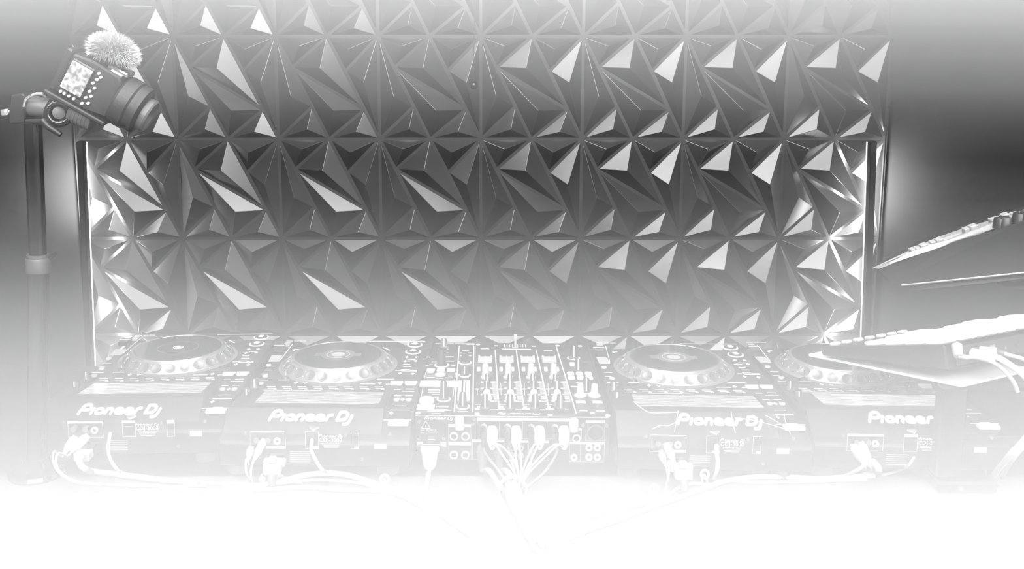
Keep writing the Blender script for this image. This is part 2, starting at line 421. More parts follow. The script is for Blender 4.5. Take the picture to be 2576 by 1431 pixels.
def text_bm(txt, size, al='CENTER'):
    cu = D.curves.new('t', 'FONT'); cu.body = txt; cu.size = size; cu.align_x = al; cu.align_y = 'CENTER'; cu.resolution_u = 2
    o = D.objects.new('t', cu); C.objects.link(o); dg = bpy.context.evaluated_depsgraph_get()
    me = D.meshes.new_from_object(o.evaluated_get(dg)); b = bmesh.new(); b.from_mesh(me)
    D.objects.remove(o); D.curves.remove(cu); D.meshes.remove(me)
    for v in b.verts: v.co.z += .0004
    return b
def plane_M(o, ex, ey):                     # text plane: origin, x direction, y direction
    ex, ey = Vector(ex).normalized(), Vector(ey).normalized(); ez = ex.cross(ey)
    m = Matrix.Identity(4); m.col[0][:3] = ex; m.col[1][:3] = ey; m.col[2][:3] = ez; m.col[3][:3] = Vector(o)
    return m

# ---------------------------------------------------------------- media players
scr = mat('player_screen', .03, rough=.12, emit=1, es=.5)  # glow stands for the display and the wall light mirrored in its glass
nt = scr.node_tree; tc = nt.nodes.new('ShaderNodeTexCoord'); mp = nt.nodes.new('ShaderNodeMapping'); mp.inputs['Scale'].default_value = (14, 160, 1)
vz = nt.nodes.new('ShaderNodeTexNoise'); vz.inputs['Scale'].default_value = 1.6; vz.inputs['Detail'].default_value = 5
cr = nt.nodes.new('ShaderNodeValToRGB'); cr.color_ramp.elements[0].position = .36; cr.color_ramp.elements[0].color = (.25,.25,.25,1); cr.color_ramp.elements[1].position = .62; cr.color_ramp.elements[1].color = (1,1,1,1)
nt.links.new(tc.outputs['Object'], mp.inputs[0]); nt.links.new(mp.outputs[0], vz.inputs['Vector']); nt.links.new(vz.outputs['Fac'], cr.inputs[0]); nt.links.new(cr.outputs[0], nt.nodes['Principled BSDF'].inputs['Emission Color'])
M['screen'] = scr
M['disc_lit'] = mat('disc_display', .05, rough=.1, emit=1, es=.25)
M['jogside'] = mat('jog_side', .3, rough=.3, metal=.7)
M['dimple'] = mat('jog_dimple_shade', .12, rough=.35, metal=.5)  # darker than the ring: the hollows' shade put into the colour
M['rim'] = mat('jog_rim', .65, rough=.22, metal=.9)
W2 = .158; TZ = .085
# places of CDJ2's marks: pixel -> local on the deck
C2 = dict(x=-.2745, y=1.478, rz=math.radians(-1))
def loc2(px, py, z=TZ):
    p = at_z(px, py, DZ+z)-Vector((C2['x'], C2['y'], 0)); c, s = math.cos(-C2['rz']), math.sin(-C2['rz'])
    return (p.x*c-p.y*s, p.x*s+p.y*c)
def g5(cx, cy, z=TZ): return loc2(600+cx/3.408, 820+cy/3.408, z)
def back2(px, py):                          # pixel -> local (x, z) on the upright rear face
    p = at_y(px, py, C2['y']); return (p.x-C2['x'], p.z-DZ)
def b5(cx, cy): return back2(600+cx/3.408, 820+cy/3.408)
def flat_bar(mb, x0, x1, y, w, z=TZ+.0004):
    x0, x1 = max(min(x0,x1), -W2+.004), min(max(x0,x1), W2-.004)
    if x1-x0 < .001: return
    mb.box(x0, x1, y-w/2, y+w/2, z-.0003, z+.0002)
def player(x, y, rzd, label, logo_dx, logo_dy, top_labels, disc, var, screen_on=.5):
    r = empty('media_player', (x, y, DZ), math.radians(rzd), label, 'media player', 'tabletop media players in the row')
    # body
    mb = MB(); mb.prism([(0,.022),(0,.060),(.004,.064),(.045,TZ),(.470,TZ-.006),(.474,TZ-.010),(.474,.022)], 'x', -W2, W2, bev=.0012)
    mb.build('body', M['plastic'], r)
    MB().prism([(.050,TZ),(.468,TZ-.0058),(.468,TZ-.0045),(.050,TZ+.0012)], 'x', -W2+.003, W2-.003).build('deck_plate', M['deck'], r)
    # raised display housing with the sloping rear fascia
    mb = MB(); mb.prism([(-.001,.058),(.060,.1005),(.063,.101),(.168,.092),(.172,TZ)], 'x', -W2+.0005, .110, bev=.0012)
    mb.build('display_housing', M['plastic'], r)
    sl = math.atan2(.101-.092, .168-.063)
    sx0, sx1 = -.118, .098
    mb = MB().box(-.108, .108, -.035, .037, 0, .0012, bev=.0004)
    o = mb.build('display', M['screen'] if screen_on else M['glass'], r, loc=((sx0+sx1)/2, .1155, .0972), rot=(-sl, 0, 0))
    # fascia lettering
    ey = Vector((0, .061, .0425)).normalized(); ex = Vector((1,0,0))
    f = .50+logo_dy
    nrm = ex.cross(ey)
    oo = Vector((logo_dx, -.001+.061*f, .058+.0425*f))+nrm*.0012
    MB().merge(logo_bm(.1445), plane_M(oo, ex, ey) @ Matrix.Diagonal((1,1.3,1,1))).build('lettering', M['print'], r)
    # feet
    for fx, fy in ((-.135,.03),(.118,.03),(-.135,.43),(.135,.43)):
        MB().cyl((fx,fy,0), (fx,fy,.024), .019, .017, seg=20, bev=.002).build('foot', M['grey'], r, smooth=40)
    # jog wheel
    jx, jy = g5(876, 300)[0], .334
    jog = empty('jog_wheel', (jx, jy, TZ-.002)); jog.parent = r
    MB().lathe([(.1155,0),(.1175,.001),(.1175,.003),(.112,.0045),(.110,.003)], 72).build('outer_ring', M['rim'], jog, smooth=50)
    MB().lathe([(.111,.0),(.110,.004),(.0925,.0215),(.091,.0225)], 72).build('grip_ring', M['jogside'], jog, smooth=50)
    mb = MB(); mb.lathe([(.0918,.021),(.0915,.0235),(.0885,.0248),(.0865,.0242),(.086,.0235)], 72); mb.build('rim', M['rim'], jog, smooth=60)
    MB().lathe([(.0868,.0225),(.0868,.0236),(0,.0236)], 64).build('disc', M['gloss'], jog, smooth=30)
    n = 24; nrm_a = math.atan2(.0175, .0175)
    dm = MB().lathe([(.0102,.0),(.0098,.0012),(.0090,.0013),(.0068,.0003),(.003,-.0001),(0,-.0002)], 20).mesh('dimple', M['dimple'], 60)
    mb = MB()
    for k in range(n):
        a = 2*PI*(k+.5)/n
        o = new_ob('finger_dimple', dm, jog, loc=(.1015*math.cos(a), .1015*math.sin(a), .0128), rot=(0, nrm_a, a))
        for q in (-.33, .33):
            a2 = 2*PI*(k+.5+.5)/n; rr_ = .1015+q*.012
            mb.sph((rr_*math.cos(a2), rr_*math.sin(a2), .0128-q*.012), .0012, 8)
    o = mb.build('grip_studs', M['rim'], jog); tag(o, kind='stuff')
    # centre display of the disc
    dd = MB()
    if disc == 'bars':
        dd.lathe([(.034,.0238),(.034,.0242),(0,.0242)], 40, Matrix.Diagonal((1,1,1,1)))
        o = dd.build('centre_display', M['grey'], jog, smooth=30)
        MB().lathe([(.0235,.0243),(.0235,.0247),(.0215,.0247),(.0215,.0243)], 40).lathe([(.013,.0243),(.013,.0247),(0,.0247)], 32).build('centre_mark', M['lgrey'], jog)
        for s_ in (-1, 1): MB().box(s_*.034-.012, s_*.034+.012, -.009, .009, .0238, .0243, bev=.0002).build('side_mark', M['grey'], jog)
    else:
        dd.lathe([(.041,.0237),(.041,.0241),(.039,.0241),(.039,.0237)], 40); dd.build('centre_display', M['grey'], jog)
        MB().lathe([(.0105,.0238),(.0105,.0243),(.0085,.0243),(.0085,.0238)], 32).lathe([(.0062,.0238),(.0062,.0243),(0,.0243)], 24).build('centre_mark', M['lit'], jog)
    # printed marks and small keys of the deck
    mk = MB(); Z = TZ+.0014
    def bar(c0, c1, cy, w=.0011): 
        a, b_ = g5(c0, cy, Z), g5(c1, cy, Z); flat_bar(mk, a[0], b_[0], (a[1]+b_[1])/2, w, Z)
    bar(345,466,128,.003); bar(476,520,128,.002); bar(526,578,128,.002)
    for k in range(5): bar(372-k*3, 448-k*4, 141+k*8, .0012)
    for c0, c1, cy in ((182,293,377),(160,250,411),(118,170,436),(100,256,462),(338,437,462),(1185,1335,454),(1048,1172,496),(1262,1308,498),
                       (1335,1392,597),(1430,1492,597),(1340,1440,684),(1300,1468,719),(30,172,556),(95,155,584),(1410,1480,348),(1395,1470,372),(1398,1530,386),
                       (1412,1472,326),(1400,1470,300),(1450,1515,288),(1345,1420,380),(1397,1508,560),(1332,1388,543),(1470,1530,378),(1432,1508,540)):
        bar(c0, c1, cy, .0022)
    for k in range(8):
        x0 = 243+k*132
        if x0 > 1250: break
        bar(x0, x0+72, 520-2*(k<3), .0020); bar(x0+8, x0+80, 533, .0018); bar(x0+58, x0+84, 541, .003)
    bar(213,710,551,.0016); bar(722,802,556,.0028); bar(812,1306,560,.0016)
    for cx, cy in ((1443,265),(1525,265),(1430,300),(1520,298),(1384,403),(1495,408),(492,484),(573,484),(1213,488),(68,255),(1408,630),(1310,745)):
        p = g5(cx, cy, Z)
        if abs(p[0]) > W2-.005: continue
        mk.box(p[0]-.0035, p[0]+.0035, p[1]-.002, p[1]+.002, Z-.0003, Z+.0003); mk.box(p[0]-.0012, p[0]+.0012, p[1]-.006, p[1]+.006, Z-.0003, Z+.0003)
    p = g5(493, 205, Z); mk.box(p[0]-.006, p[0]+.005, p[1]+.002, p[1]+.006, Z-.0003, Z+.0003).box(p[0]-.006, p[0]-.002, p[1]-.006, p[1]+.002, Z-.0003, Z+.0003)
    a, b_ = g5(465, 152, Z), g5(362, 288, Z)
    mk.cyl((a[0], a[1], Z), (b_[0], b_[1], Z), .0009, seg=6)
    a, b_ = g5(1240, 184, Z), g5(1296, 206, Z); mk.cyl((a[0],a[1],Z),(b_[0],b_[1],Z), .0012, seg=6)
    # outline round the right-hand strip
    for (c0, y0), (c1, y1) in (((1290,600),(1230,806)),((1230,806),(1482,806)),((1120,130),(1600,130))):
        a, b_ = g5(c0, y0, Z), g5(c1, y1, Z); mk.cyl((a[0],a[1],Z),(b_[0],b_[1],Z), .0006, seg=6)
    o = mk.build('printed_marks', M['print'], r); tag(o, kind='stuff')
    # needle pad keys, tempo slider
    for i in range(2):
        for k in range(7):
            a = g5(306-k*4+i*46, 254+k*7.5, Z)
            MB().box(a[0]-.0055, a[0]+.0055, a[1]-.0014, a[1]+.0014, Z-.001, Z+.0008).build('small_key', M['lgrey'], r)
    a = g5(350, 205, Z); MB().box(a[0]-.011, a[0]+.011, a[1]-.014, a[1]+.014, Z-.001, Z+.010, bev=.002).build('slider_cap', M['plastic'], r)
    MB().box(a[0]-.011, a[0]+.011, a[1]-.0012, a[1]+.0012, Z+.0098, Z+.0105).build('slider_line', M['print'], r)
    # play and cue buttons
    for nm, cx, cy in (('play_button',1512,160),('cue_button',1497,219)):
        a = g5(cx, cy, Z); bt = empty(nm, (a[0], a[1], Z-.001)); bt.parent = r
        MB().lathe([(.0165,0),(.0165,.0018),(.0135,.0018),(.0135,0)], 36).build('light_ring', M['lit'], bt, smooth=40)
        MB().lathe([(.0132,0),(.0132,.003),(.0122,.0038),(0,.0038)], 32).build('button_cap', M['gloss'], bt, smooth=40)
        MB().box(-.0045,.0045,-.008,.008,.0037,.0044,bev=.0005).box(-.007,.007,-.002,.002,.0037,.0043).build('icon', M['lit'], bt)
    for cx in (1355, 1477):                 # two big lit keys
        a = g5(cx, 495, Z); bt = empty('search_key', (a[0], a[1], Z-.001)); bt.parent = r
        MB().prism([(-.0125,.008),(.0125,.008),(.0095,-.008),(-.0095,-.008)], 'z', 0, .004, bev=.001).build('key_cap', M['lit'], bt)
    for cx, cy in ((1355,432),(1490,430)):
        a = g5(cx, cy, Z); MB().prism([(-.008,.006),(.008,.006),(0,-.006)], 'z', Z-.001, Z+.002).build('arrow_key', M['lit'], r)
    for cx, cy in ((230,434),(258,340),(1357,636),(1460,636),(190,495)):
        a = g5(cx, cy, Z); MB().cyl((a[0],a[1],Z-.001),(a[0],a[1],Z+.003), .0055, seg=16, bev=.001).build('round_key', M['lgrey'], r, smooth=40)
    # slip knobs at the left, lever by the wheel
    for cx, cy, rad in ((125,530,.0085),(45,618,.0105)):
        a = g5(cx, cy, Z); kb = empty('knob', (max(a[0],-W2+.012), a[1], Z-.001)); kb.parent = r
        MB().lathe([(0,0),(rad,0),(rad,.003),(rad*.82,.005),(rad*.72,.017),(rad*.6,.019),(0,.019)], 20).build('knob_cap', M['plastic'], kb, smooth=35)
        MB().box(-.0009,.0009,-rad*.84,-rad*.5,.005,.0193).build('pointer', M['print'], kb)
    a = g5(404, 445, Z); lv = empty('lever_switch', (a[0], a[1], Z-.001)); lv.parent = r
    MB().cyl((0,0,0),(0,0,.004), .008, .006, seg=16).build('lever_base', M['plastic'], lv, smooth=40)
    MB().cyl((0,0,.003),(.0005,-.003,.020), .0017, .0022, seg=10).build('lever_stick', M['steel'], lv, smooth=40)
    # lit memory stick and its slot
    a = g5(1408, 782, TZ); st_ = empty('usb_stick', (min(a[0], W2-.022), .036, TZ-.004)); st_.parent = r
    MB().box(-.017,.017,-.010,.006,0,.007,bev=.0015).box(-.009,.009,.005,.011,.001,.006,bev=.0008).build('stick_body', M['lit'], st_)
    MB().box(-.013,.013,-.0105,-.0098,.002,.004).build('stick_slot', M['dim'], st_)
    # rear face: outlined sockets, labels, small print
    rp = MB()
    def outline(c0, c1, c2, c3, label_top):
        (x0, z0), (x1, z1) = b5(c0, c2), b5(c1, c3); t = .0005
        for q in ((x0,x0+t,z1,z0),(x1-t,x1,z1,z0),(x0,x1,z0-t,z0),(x0,x1,z1,z1+t)): rp.box(q[0],q[1],-.0006,.0,q[2],q[3])
        h = (z0-z1)
        return x0, x1, z0, z1
    gm = MB()
    for c0, c1 in ((95,405),(570,690),(962,1033)):
        x0, x1, z0, z1 = outline(c0, c1, 905, 1050, top_labels)
        if top_labels: gm.box(x0, x1, -.001, 0, z0-.004, z0)
        else: gm.box(x0+(x1-x0)*.45, x1, -.001, 0, z1, z1+.004)
    x0, z0 = b5(1165, 1005); x1, z1 = b5(1270, 1048); gm.box(x0, x1, -.001, 0, z1, z0)
    for k in range(4):
        x0, z0 = b5(712+k*8, 1008+k*11); x1, _ = b5(870-k*6, 1008); gm.box(x0, x1, -.0006, 0, z0, z0+.0006)
    for k in range(6):
        x0, z0 = b5(440, 1080+k*17); x1, _ = b5(610, 1000); gm.box(x0, x1, -.0006, 0, z0, z0+.0006)
    o = gm.build('rear_labels', M['print'] if top_labels else M['dim'], r); tag(o, kind='stuff')
    o = rp.build('socket_outlines', M['dim'], r); tag(o, kind='stuff')
    c_, z_ = b5(790, 975); c0_, z0_ = b5(790, 942)
    MB().merge(text_bm('CDJ-3000', .0095), plane_M((c_,-.0002,z_), (1,0,0), (0,0,1))).merge(logo_bm(.041, 14), plane_M((c0_,-.0002,z0_), (1,0,0), (0,0,1))).build('small_lettering', M['print'], r)
    x_, z_ = b5(332, 985)
    MB().lathe([(.0028,0),(.006,0),(.006,.003),(.0028,.003)], 20, Matrix.Translation((x_,0,z_)) @ Matrix.Rotation(PI/2,4,'X')).build('socket', M['lgrey'], r, smooth=40)
    for cx in (130, 232):
        x_, z_ = b5(cx+30, 965)
        MB().cyl((x_,.001,z_),(x_,-.009,z_), .0048, seg=16).build('phono_socket', M['metal'], r, smooth=40)
    x_, z_ = b5(628, 990); MB().box(x_-.008, x_+.008, -.0015, .001, z_-.007, z_+.007, bev=.0006).build('network_socket', M['gloss'], r)
    x_, z_ = b5(998, 960); MB().box(x_-.006, x_+.006, -.0015, .001, z_-.005, z_+.005, bev=.0006).build('link_socket', M['gloss'], r)
    x_, z_ = b5(320, 1130); MB().box(x_-.014, x_+.014, -.002, .002, .024, .044, bev=.001).build('power_inlet', M['gloss'], r)
    for cx, cz in ((1060,1135),(1300,920),(60,920),(920,930)):
        x_, z_ = b5(cx, cz); MB().cyl((x_,-.0012,z_),(x_,0,z_), .0028, seg=12).build('screw', M['metal'], r)
    return r
players = [
 player(-.594, 1.527, 1.5, 'black media player with two white plugs at the far left of the row', -.0300, .13, True, 'ring', 0),
 player(-.2745, 1.478, -1, 'black media player directly left of the mixer', -.0125, .23, False, 'bars', 1),
 player(.382, 1.461, -2.3, 'black media player directly right of the mixer with plastic film on its fascia', .0155, .23, False, 'bars', 2),
 player(.706, 1.466, -2.3, 'black media player at the right end under the angled stand', .0135, .25, True, 'ring', 3)]
# clear film left on the third player's fascia
film = D.materials.new('clear_film'); film.use_nodes = True; b_ = film.node_tree.nodes['Principled BSDF']
b_.inputs['Transmission Weight'].default_value = 1; b_.inputs['Roughness'].default_value = .12; b_.inputs['IOR'].default_value = 1.05; b_.inputs['Base Color'].default_value = (1,1,1,1)
mb = MB(); b = bmesh.new(); rr = random.Random(5); n = 14
grid = []
for i in range(n+1):
    row = []
    for j in range(7):
        u = i/n; v = j/6; f = 1-v*1.0
        row.append(b.verts.new((-.06+.15*u+rr.uniform(-.002,.002), -.004+.062*f-.003*rr.random(), .062+.0425*f+.0035*rr.random())))
    grid.append(row)
for i in range(n):
    for j in range(6): b.faces.new((grid[i][j], grid[i+1][j], grid[i+1][j+1], grid[i][j+1]))
mb.merge(b); o = mb.build('protective_film', film, players[2])
mb = MB(); pi = players[2]
def fl_(px, py):                            # point on the fascia of the third player
    t = (py-1030)/80; p = at_y(px, py, 1.518-.055*t-.004); q = p-Vector((.382,1.461,DZ)); return q+Vector((0,-.002,.002))
for pts in (((1703,1036),(1700,1060),(1696,1089)),((1835,1036),(1841,1066),(1848,1089)),((1640,1083),(1662,1073),(1680,1074),(1700,1064)),((1590,1014),(1620,1036),(1640,1042),(1700,1040)),
            ((1845,1052),(1885,1056),(1930,1066),(1985,1082)),((1920,1044),(1950,1060),(1985,1082)),((1966,1040),(1972,1062),(1984,1090))):
    mb.tube([fl_(*p) for p in pts], .0006, 6, 4)
mb.build('film_crease', M['print'], pi)
# ---------------------------------------------------------------- mixer
MX, MY, MR = .054, 1.538, math.radians(-1.2)
MT = .085
mxr = empty('dj_mixer', (MX, MY, DZ), MR, 'black four channel mixer full of knobs in the middle of the row', 'mixer')
def mloc(px, py, z):
    p = at_z(px, py, DZ+z)-Vector((MX, MY, 0)); c, s = math.cos(-MR), math.sin(-MR)
    return (p.x*c-p.y*s, p.x*s+p.y*c)
def g6(cx, cy, z=MT+.001): return mloc(1030+cx/3.765, 820+cy/3.765, z)
def q5(cx, cy, z=MT+.001): return mloc(1040+cx/6.815, 850+cy/6.815, z)     # left part
def q4(cx, cy, z=MT+.001): return mloc(1280+cx/6.504, 840+cy/6.504, z)     # right part
def mb6(cx, cy):
    p = at_y(1030+cx/3.765, 820+cy/3.765, MY-.004); return (p.x-MX, p.z-DZ)
HW = .1665
mb = MB().box(-HW, HW, 0, .425, .014, MT, bev=.0015); mb.build('body', M['plastic'], mxr)
MB().box(-HW+.004, HW-.004, .003, .421, MT-.0002, MT+.0008).build('top_plate', M['deck'], mxr)
for fx in (-.13, .13):
    for fy in (.03, .39): MB().cyl((fx,fy,0),(fx,fy,.015), .016, seg=20).build('foot', M['rubber'], mxr, smooth=40)
Z = MT+.001
mk = MB()
def seg_(a, b_, w=.0013):
    a, b_ = Vector((*a, Z)), Vector((*b_, Z)); t = (b_-a).normalized(); n = Vector((-t.y, t.x, 0))*w/2
    mk.poly([a-n, b_-n, b_+n, a+n])
def hbar(a, b_, w=.002): mk.box(min(a[0],b_[0]), max(a[0],b_[0]), (a[1]+b_[1])/2-w/2, (a[1]+b_[1])/2+w/2, Z-.0003, Z+.0003)
for p, q in (((472,185),(424,815)),((610,185),(600,815)),((812,228),(848,788)),((1012,230),(1086,790)),((1202,232),(1325,795)),((1392,197),(1580,830))):
    seg_(g6(*p), g6(*q), .0022)
seg_(g6(466,377), g6(604,377)); seg_(g6(625,185), g6(622,375), .0008)
seg_(q5(210,590), q5(135,1000), .0008); seg_(q5(718,600), q5(685,1000), .0008); seg_(q5(135,1000), q5(400,1012), .0008)
seg_(g6(60,845), g6(1880,868), .0016)
for c0, c1, cy in ((250,340,165),(345,420,168),(430,485,168),(495,580,170),(675,755,215),(875,1152,218),(1272,1352,230),(955,1070,222)): hbar(g6(c0,cy), g6(c1,cy), .003)
for k in range(9): a = g6(900+k*25, 186); mk.box(a[0]-.0007, a[0]+.0007, a[1]-.009, a[1]+.009, Z-.0003, Z+.0003)
for cx, cy in ((820,186),(1180,190),(180,293)): a = g6(cx,cy); mk.box(a[0]-.004,a[0]+.004,a[1]-.0025,a[1]+.0025,Z-.0003,Z+.0003)
for k in range(4):                          # printing of each channel
    ox = 222*k
    c = 640+ox+k*2
    seg_(g6(c,540), g6(c+4,655), .0009); a = g6(c, 597); mk.box(a[0]-.004,a[0]+.004,a[1]-.0018,a[1]+.0018,Z-.0003,Z+.0003)
    for cy, sz in ((530,12),(590,14),(650,17),(710,17)):
        for sx in (-40, 52):
            a = g6(724+ox+sx+cy*.012, cy); 
            mk.merge(MB().cyl((a[0],a[1],Z-.0003),(a[0],a[1],Z+.0003), .0036, seg=10).bm)
    for j in range(16):
        cy = 525+j*12.5; a = g6(798+ox+k*3+j*1.8, cy); mk.box(a[0]-.0045,a[0]+.0045,a[1]-.0009,a[1]+.0009,Z-.0003,Z+.0003)
    hbar(g6(625+ox,742), g6(690+ox,742), .0022); hbar(g6(625+ox,785), g6(700+ox,785), .005); hbar(g6(735+ox,790), g6(840+ox,795), .003); hbar(g6(640+ox,765), g6(668+ox,765), .007)
for c0, c1, cy in ((1530,1630,572),(1580,1690,538),(1605,1685,802),(1765,1850,803),(1715,1755,822),(170,330,806),(245,365,792),(210,295,829),(250,370,765),(330,420,290),(210,260,340)): hbar(g6(c0,cy), g6(c1,cy), .0032)
for c0, c1, cy in ((860,1000,472),):
    pass
for cx, cy in ((560,172),(600,172),(650,175),(1402,186),(1615,190),(82,825),(1878,848),(1330,842),(640,832)):
    a = g6(cx, cy); mk.merge(MB().cyl((a[0],a[1],Z-.0003),(a[0],a[1],Z+.0006), .0045, seg=14).bm)
for c0, c1, cy in ((380,480,92),(600,690,95),(710,780,95),(800,975,97),(410,455,255),(560,610,255),(425,460,188),(575,610,190),(310,405,412),(560,690,398),(275,330,457),(210,260,475),(650,715,475),(840,950,215),(800,1000,255),(795,845,305),(950,1000,305),(240,340,598),(220,375,650),(228,370,676),(540,675,683),(600,660,655),(385,510,690),(380,485,842),(800,950,683),(250,460,885),(250,460,905),(255,465,930),(320,465,970),(340,455,1013),(790,905,1232),(755,935,1262),(380,600,1182),(350,650,1238)):
    hbar(q5(c0,cy), q5(c1,cy), .0022)
o = mk.build('printed_marks', M['print'], mxr); tag(o, kind='stuff')
# upside-down lettering by the rear edge of the top
a = g6(1035, 832); b2 = logo_bm(.075, 17)
MB().merge(b2, Matrix.Translation((a[0], a[1], Z)) @ Matrix.Rotation(PI, 4, 'Z')).build('lettering', M['print'], mxr)
def knob(x, y, rad, h, capm='plastic', ptr='print', ring=None, parent=None, ang=0, stem=None):
    kb = empty('knob', (x, y, Z), ang); kb.parent = mxr
    if ring: MB().lathe([(0,0),(rad*1.5,0),(rad*1.5,.0012),(0,.0012)], 24).build('knob_ring', M[ring], kb)
    MB().lathe([(0,0),(rad*1.12,0),(rad*1.12,.003),(rad*.86,.005),(rad*.7,h-.002),(rad*.6,h),(0,h)], 20).build('knob_cap', M[capm], kb, smooth=35)
    if ptr: MB().prism([(-rad*1.0,.005),(-rad*.86,.005),(-rad*.62,h+.0004),(0,h+.0004),(0,h+.0008),(-rad*.74,h+.0008)], 'x', -.0010, .0010).build('pointer', M[ptr], kb)
    return kb
# four channels: knobs in a column
for k in range(4):
    cxs = [720+k*215, 730+k*222, 722+k*228, 716+k*237]
    rows_ = [(cxs[0], 492, .0085, .028, 'lgrey'), (cxs[0]+16, 540, .006, .018, 'plastic'), (cxs[1], 612, .006, .018, 'plastic'), (cxs[1]+4, 690, .0085, .016, 'white'), (cxs[3], 785, .0085, .026, 'plastic')]
    for cx, cy, rad, h, m_ in rows_:
        a = g6(cx, cy); knob(a[0], a[1], rad, h, m_, 'print' if m_ != 'white' else None)
    a = g6(716+k*203, 345); fc = empty('channel_fader', (a[0], a[1], Z)); fc.parent = mxr
    MB().box(-.0145,.0145,-.004,.022,0,.006,bev=.001).box(-.0145,-.010,.020,.026,0,.007,bev=.001).box(.010,.0145,.020,.026,0,.007,bev=.001).build('fader_cap', M['lgrey'], fc)
    MB().box(-.0006,.0006,-.0042,.022,.0058,.0066).build('fader_line', M['white'], fc)
    for sx in (-60, 48):
        a = g6(716+k*212+sx, 418); MB().box(a[0]-.0035,a[0]+.0035,a[1]-.009,a[1]+.009,Z,Z+.004,bev=.001).build('cue_key', M['lit'], mxr)
# crossfader
a = g6(1003, 205); cf = empty('crossfader', (a[0], a[1], Z)); cf.parent = mxr
MB().box(-.0022,.0022,-.002,.002,0,.020,bev=.0005).box(-.0032,.0032,-.003,.003,.019,.029,bev=.001).build('crossfader_cap', M['lgrey'], cf)
MB().box(-.006,.006,-.0015,.0015,0,.0008).build('crossfader_line', M['lit'], cf)
# left section
for cx, cy, rad, h, m_, ptr, ring in ((525,165,.0085,.020,'grey','print',None),(485,470,.010,.034,'plastic',None,'lit'),(520,1055,.0085,.034,'plastic','print','dim'),
                                (885,425,.009,.022,'plastic',None,'dim'),(877,640,.008,.018,'plastic','print','dim'),(847,1180,.0085,.026,'plastic','print','dim')):
    a = q5(cx, cy); knob(a[0], a[1], rad, h, m_, ptr, ring)
for cx in (298, 470, 645):
    a = q5(cx, 565); MB().box(a[0]-.0080,a[0]+.0080,a[1]-.008,a[1]+.008,Z,Z+.004,bev=.0015).build('lit_key', M['lit'], mxr)
a = q5(462, 640); mb = MB(); mb.lathe([(0,0),(.010,0),(.010,.003),(.008,.004),(0,.004)], 24, Matrix.Translation((a[0],a[1],Z)) @ Matrix.Diagonal((1,.9,1,1))); mb.build('oval_key', M['lit'], mxr, smooth=40)
a = q5(440, 800); dsp = empty('effect_display', (a[0], a[1], Z)); dsp.parent = mxr
MB().box(-.036,.036,-.013,.015,0,.003,bev=.001).build('display_window', M['lit'], dsp)
mb = MB()
for k in range(24): mb.box(-.034+k*.0029, -.0325+k*.0029, -.011, -.006, .003, .0034)
for k in range(6): mb.box(-.031+k*.0092, -.027+k*.0092, .002, .007, .003, .0034)
mb.box(.016,.033,-.001,.012,.003,.0034); o = mb.build('display_marks', M['dim'], dsp)
a = q5(228, 1095); bb_ = empty('round_lit_button', (a[0], a[1], Z)); bb_.parent = mxr
MB().lathe([(0,0),(.0135,0),(.0135,.004),(.0115,.007),(0,.0075)], 28).build('button_cap', M['lit'], bb_, smooth=40)
a = q5(210, 1200); MB().box(a[0]-.0155,a[0]+.0155,a[1]-.011,a[1]+.011,Z,Z+.003,bev=.001).build('label_block', M['dim'], mxr)
# level meters
for cx0, cx1, rows2, w in ((800,785,30,.0034),(875,862,22,.0016),(940,932,30,.0034)):
    mb = MB()
    for j in range(rows2):
        t = j/(rows2-1); a = q5(cx0+(cx1-cx0)*t, 735+t*340); mb.box(a[0]-w,a[0]+w,a[1]-.0018,a[1]+.0018,Z-.0002,Z+.0008)
    mb.build('level_meter', M['lgrey'] if w > .002 else M['print'], mxr)
# right section
for cx, cy, rad, h, m_, ptr, ring in ((1060,395,.009,.026,'plastic','print','dim'),(1130,610,.0085,.024,'plastic','print',None),(1262,945,.0085,.026,'plastic','print','dim'),
                                (1168,1010,.0075,.022,'white',None,'dim'),(1400,1010,.0075,.022,'white',None,'dim')):
    a = q4(cx, cy); knob(a[0], a[1], rad, h, m_, ptr, ring)
for i in range(3):
    for j in range(2):
        a = q4(1010+i*146+j*16, 665+j*68); MB().box(a[0]-.0068,a[0]+.0068,a[1]-.0085,a[1]+.0085,Z,Z+.004,bev=.002).build('lit_pad', M['lit'], mxr)
a = q4(1038, 510); MB().box(a[0]-.005,a[0]+.005,a[1]-.010,a[1]+.010,Z,Z+.003,bev=.001).build('lit_key', M['lit'], mxr)
for cx in (1178, 1448):
    a = q4(cx, 1128); MB().box(a[0]-.009,a[0]+.009,a[1]-.0045,a[1]+.0045,Z,Z+.003,bev=.001).build('white_key', M['lgrey'], mxr)
    a = q4(cx+12, 1188); MB().cyl((a[0],a[1],Z),(a[0],a[1],Z+.004), .003, seg=12).build('screw', M['metal'], mxr)
# rear face
gm = MB(); rp = MB()
def obox(c0, c1, y0, y1, head=0, div=()):
    (x0,z0),(x1,z1) = mb6(c0,y0), mb6(c1,y1); t = .0006
    for q in ((x0,x0+t,z1,z0),(x1-t,x1,z1,z0),(x0,x1,z0-t,z0),(x0,x1,z1,z1+t)): rp.box(q[0],q[1],-.0008,0,q[2],q[3])
    if head: _, zh = mb6(c0, y0+head); gm.box(x0, x1, -.001, 0, zh, z0)
    for d_ in div: x_, _ = mb6(d_, y0); rp.box(x_-t/2, x_+t/2, -.0011, 0, z1, z0)
obox(640,1512,878,1075,28,(852,1075,1305)); obox(368,583,940,1112,26); obox(370,583,1112,1275,26); obox(595,900,1082,1275,26); obox(925,1130,1090,1280,20,(1105,)); obox(1130,1320,1090,1280,22)
obox(1518,1630,968,1090,18); obox(1672,1850,893,1090,24); obox(1518,1845,1100,1290,20,(1622,))
o = gm.build('rear_labels', M['print'], mxr); tag(o, kind='stuff')
o = rp.build('socket_outlines', M['lgrey'], mxr); tag(o, kind='stuff')
tx = MB()
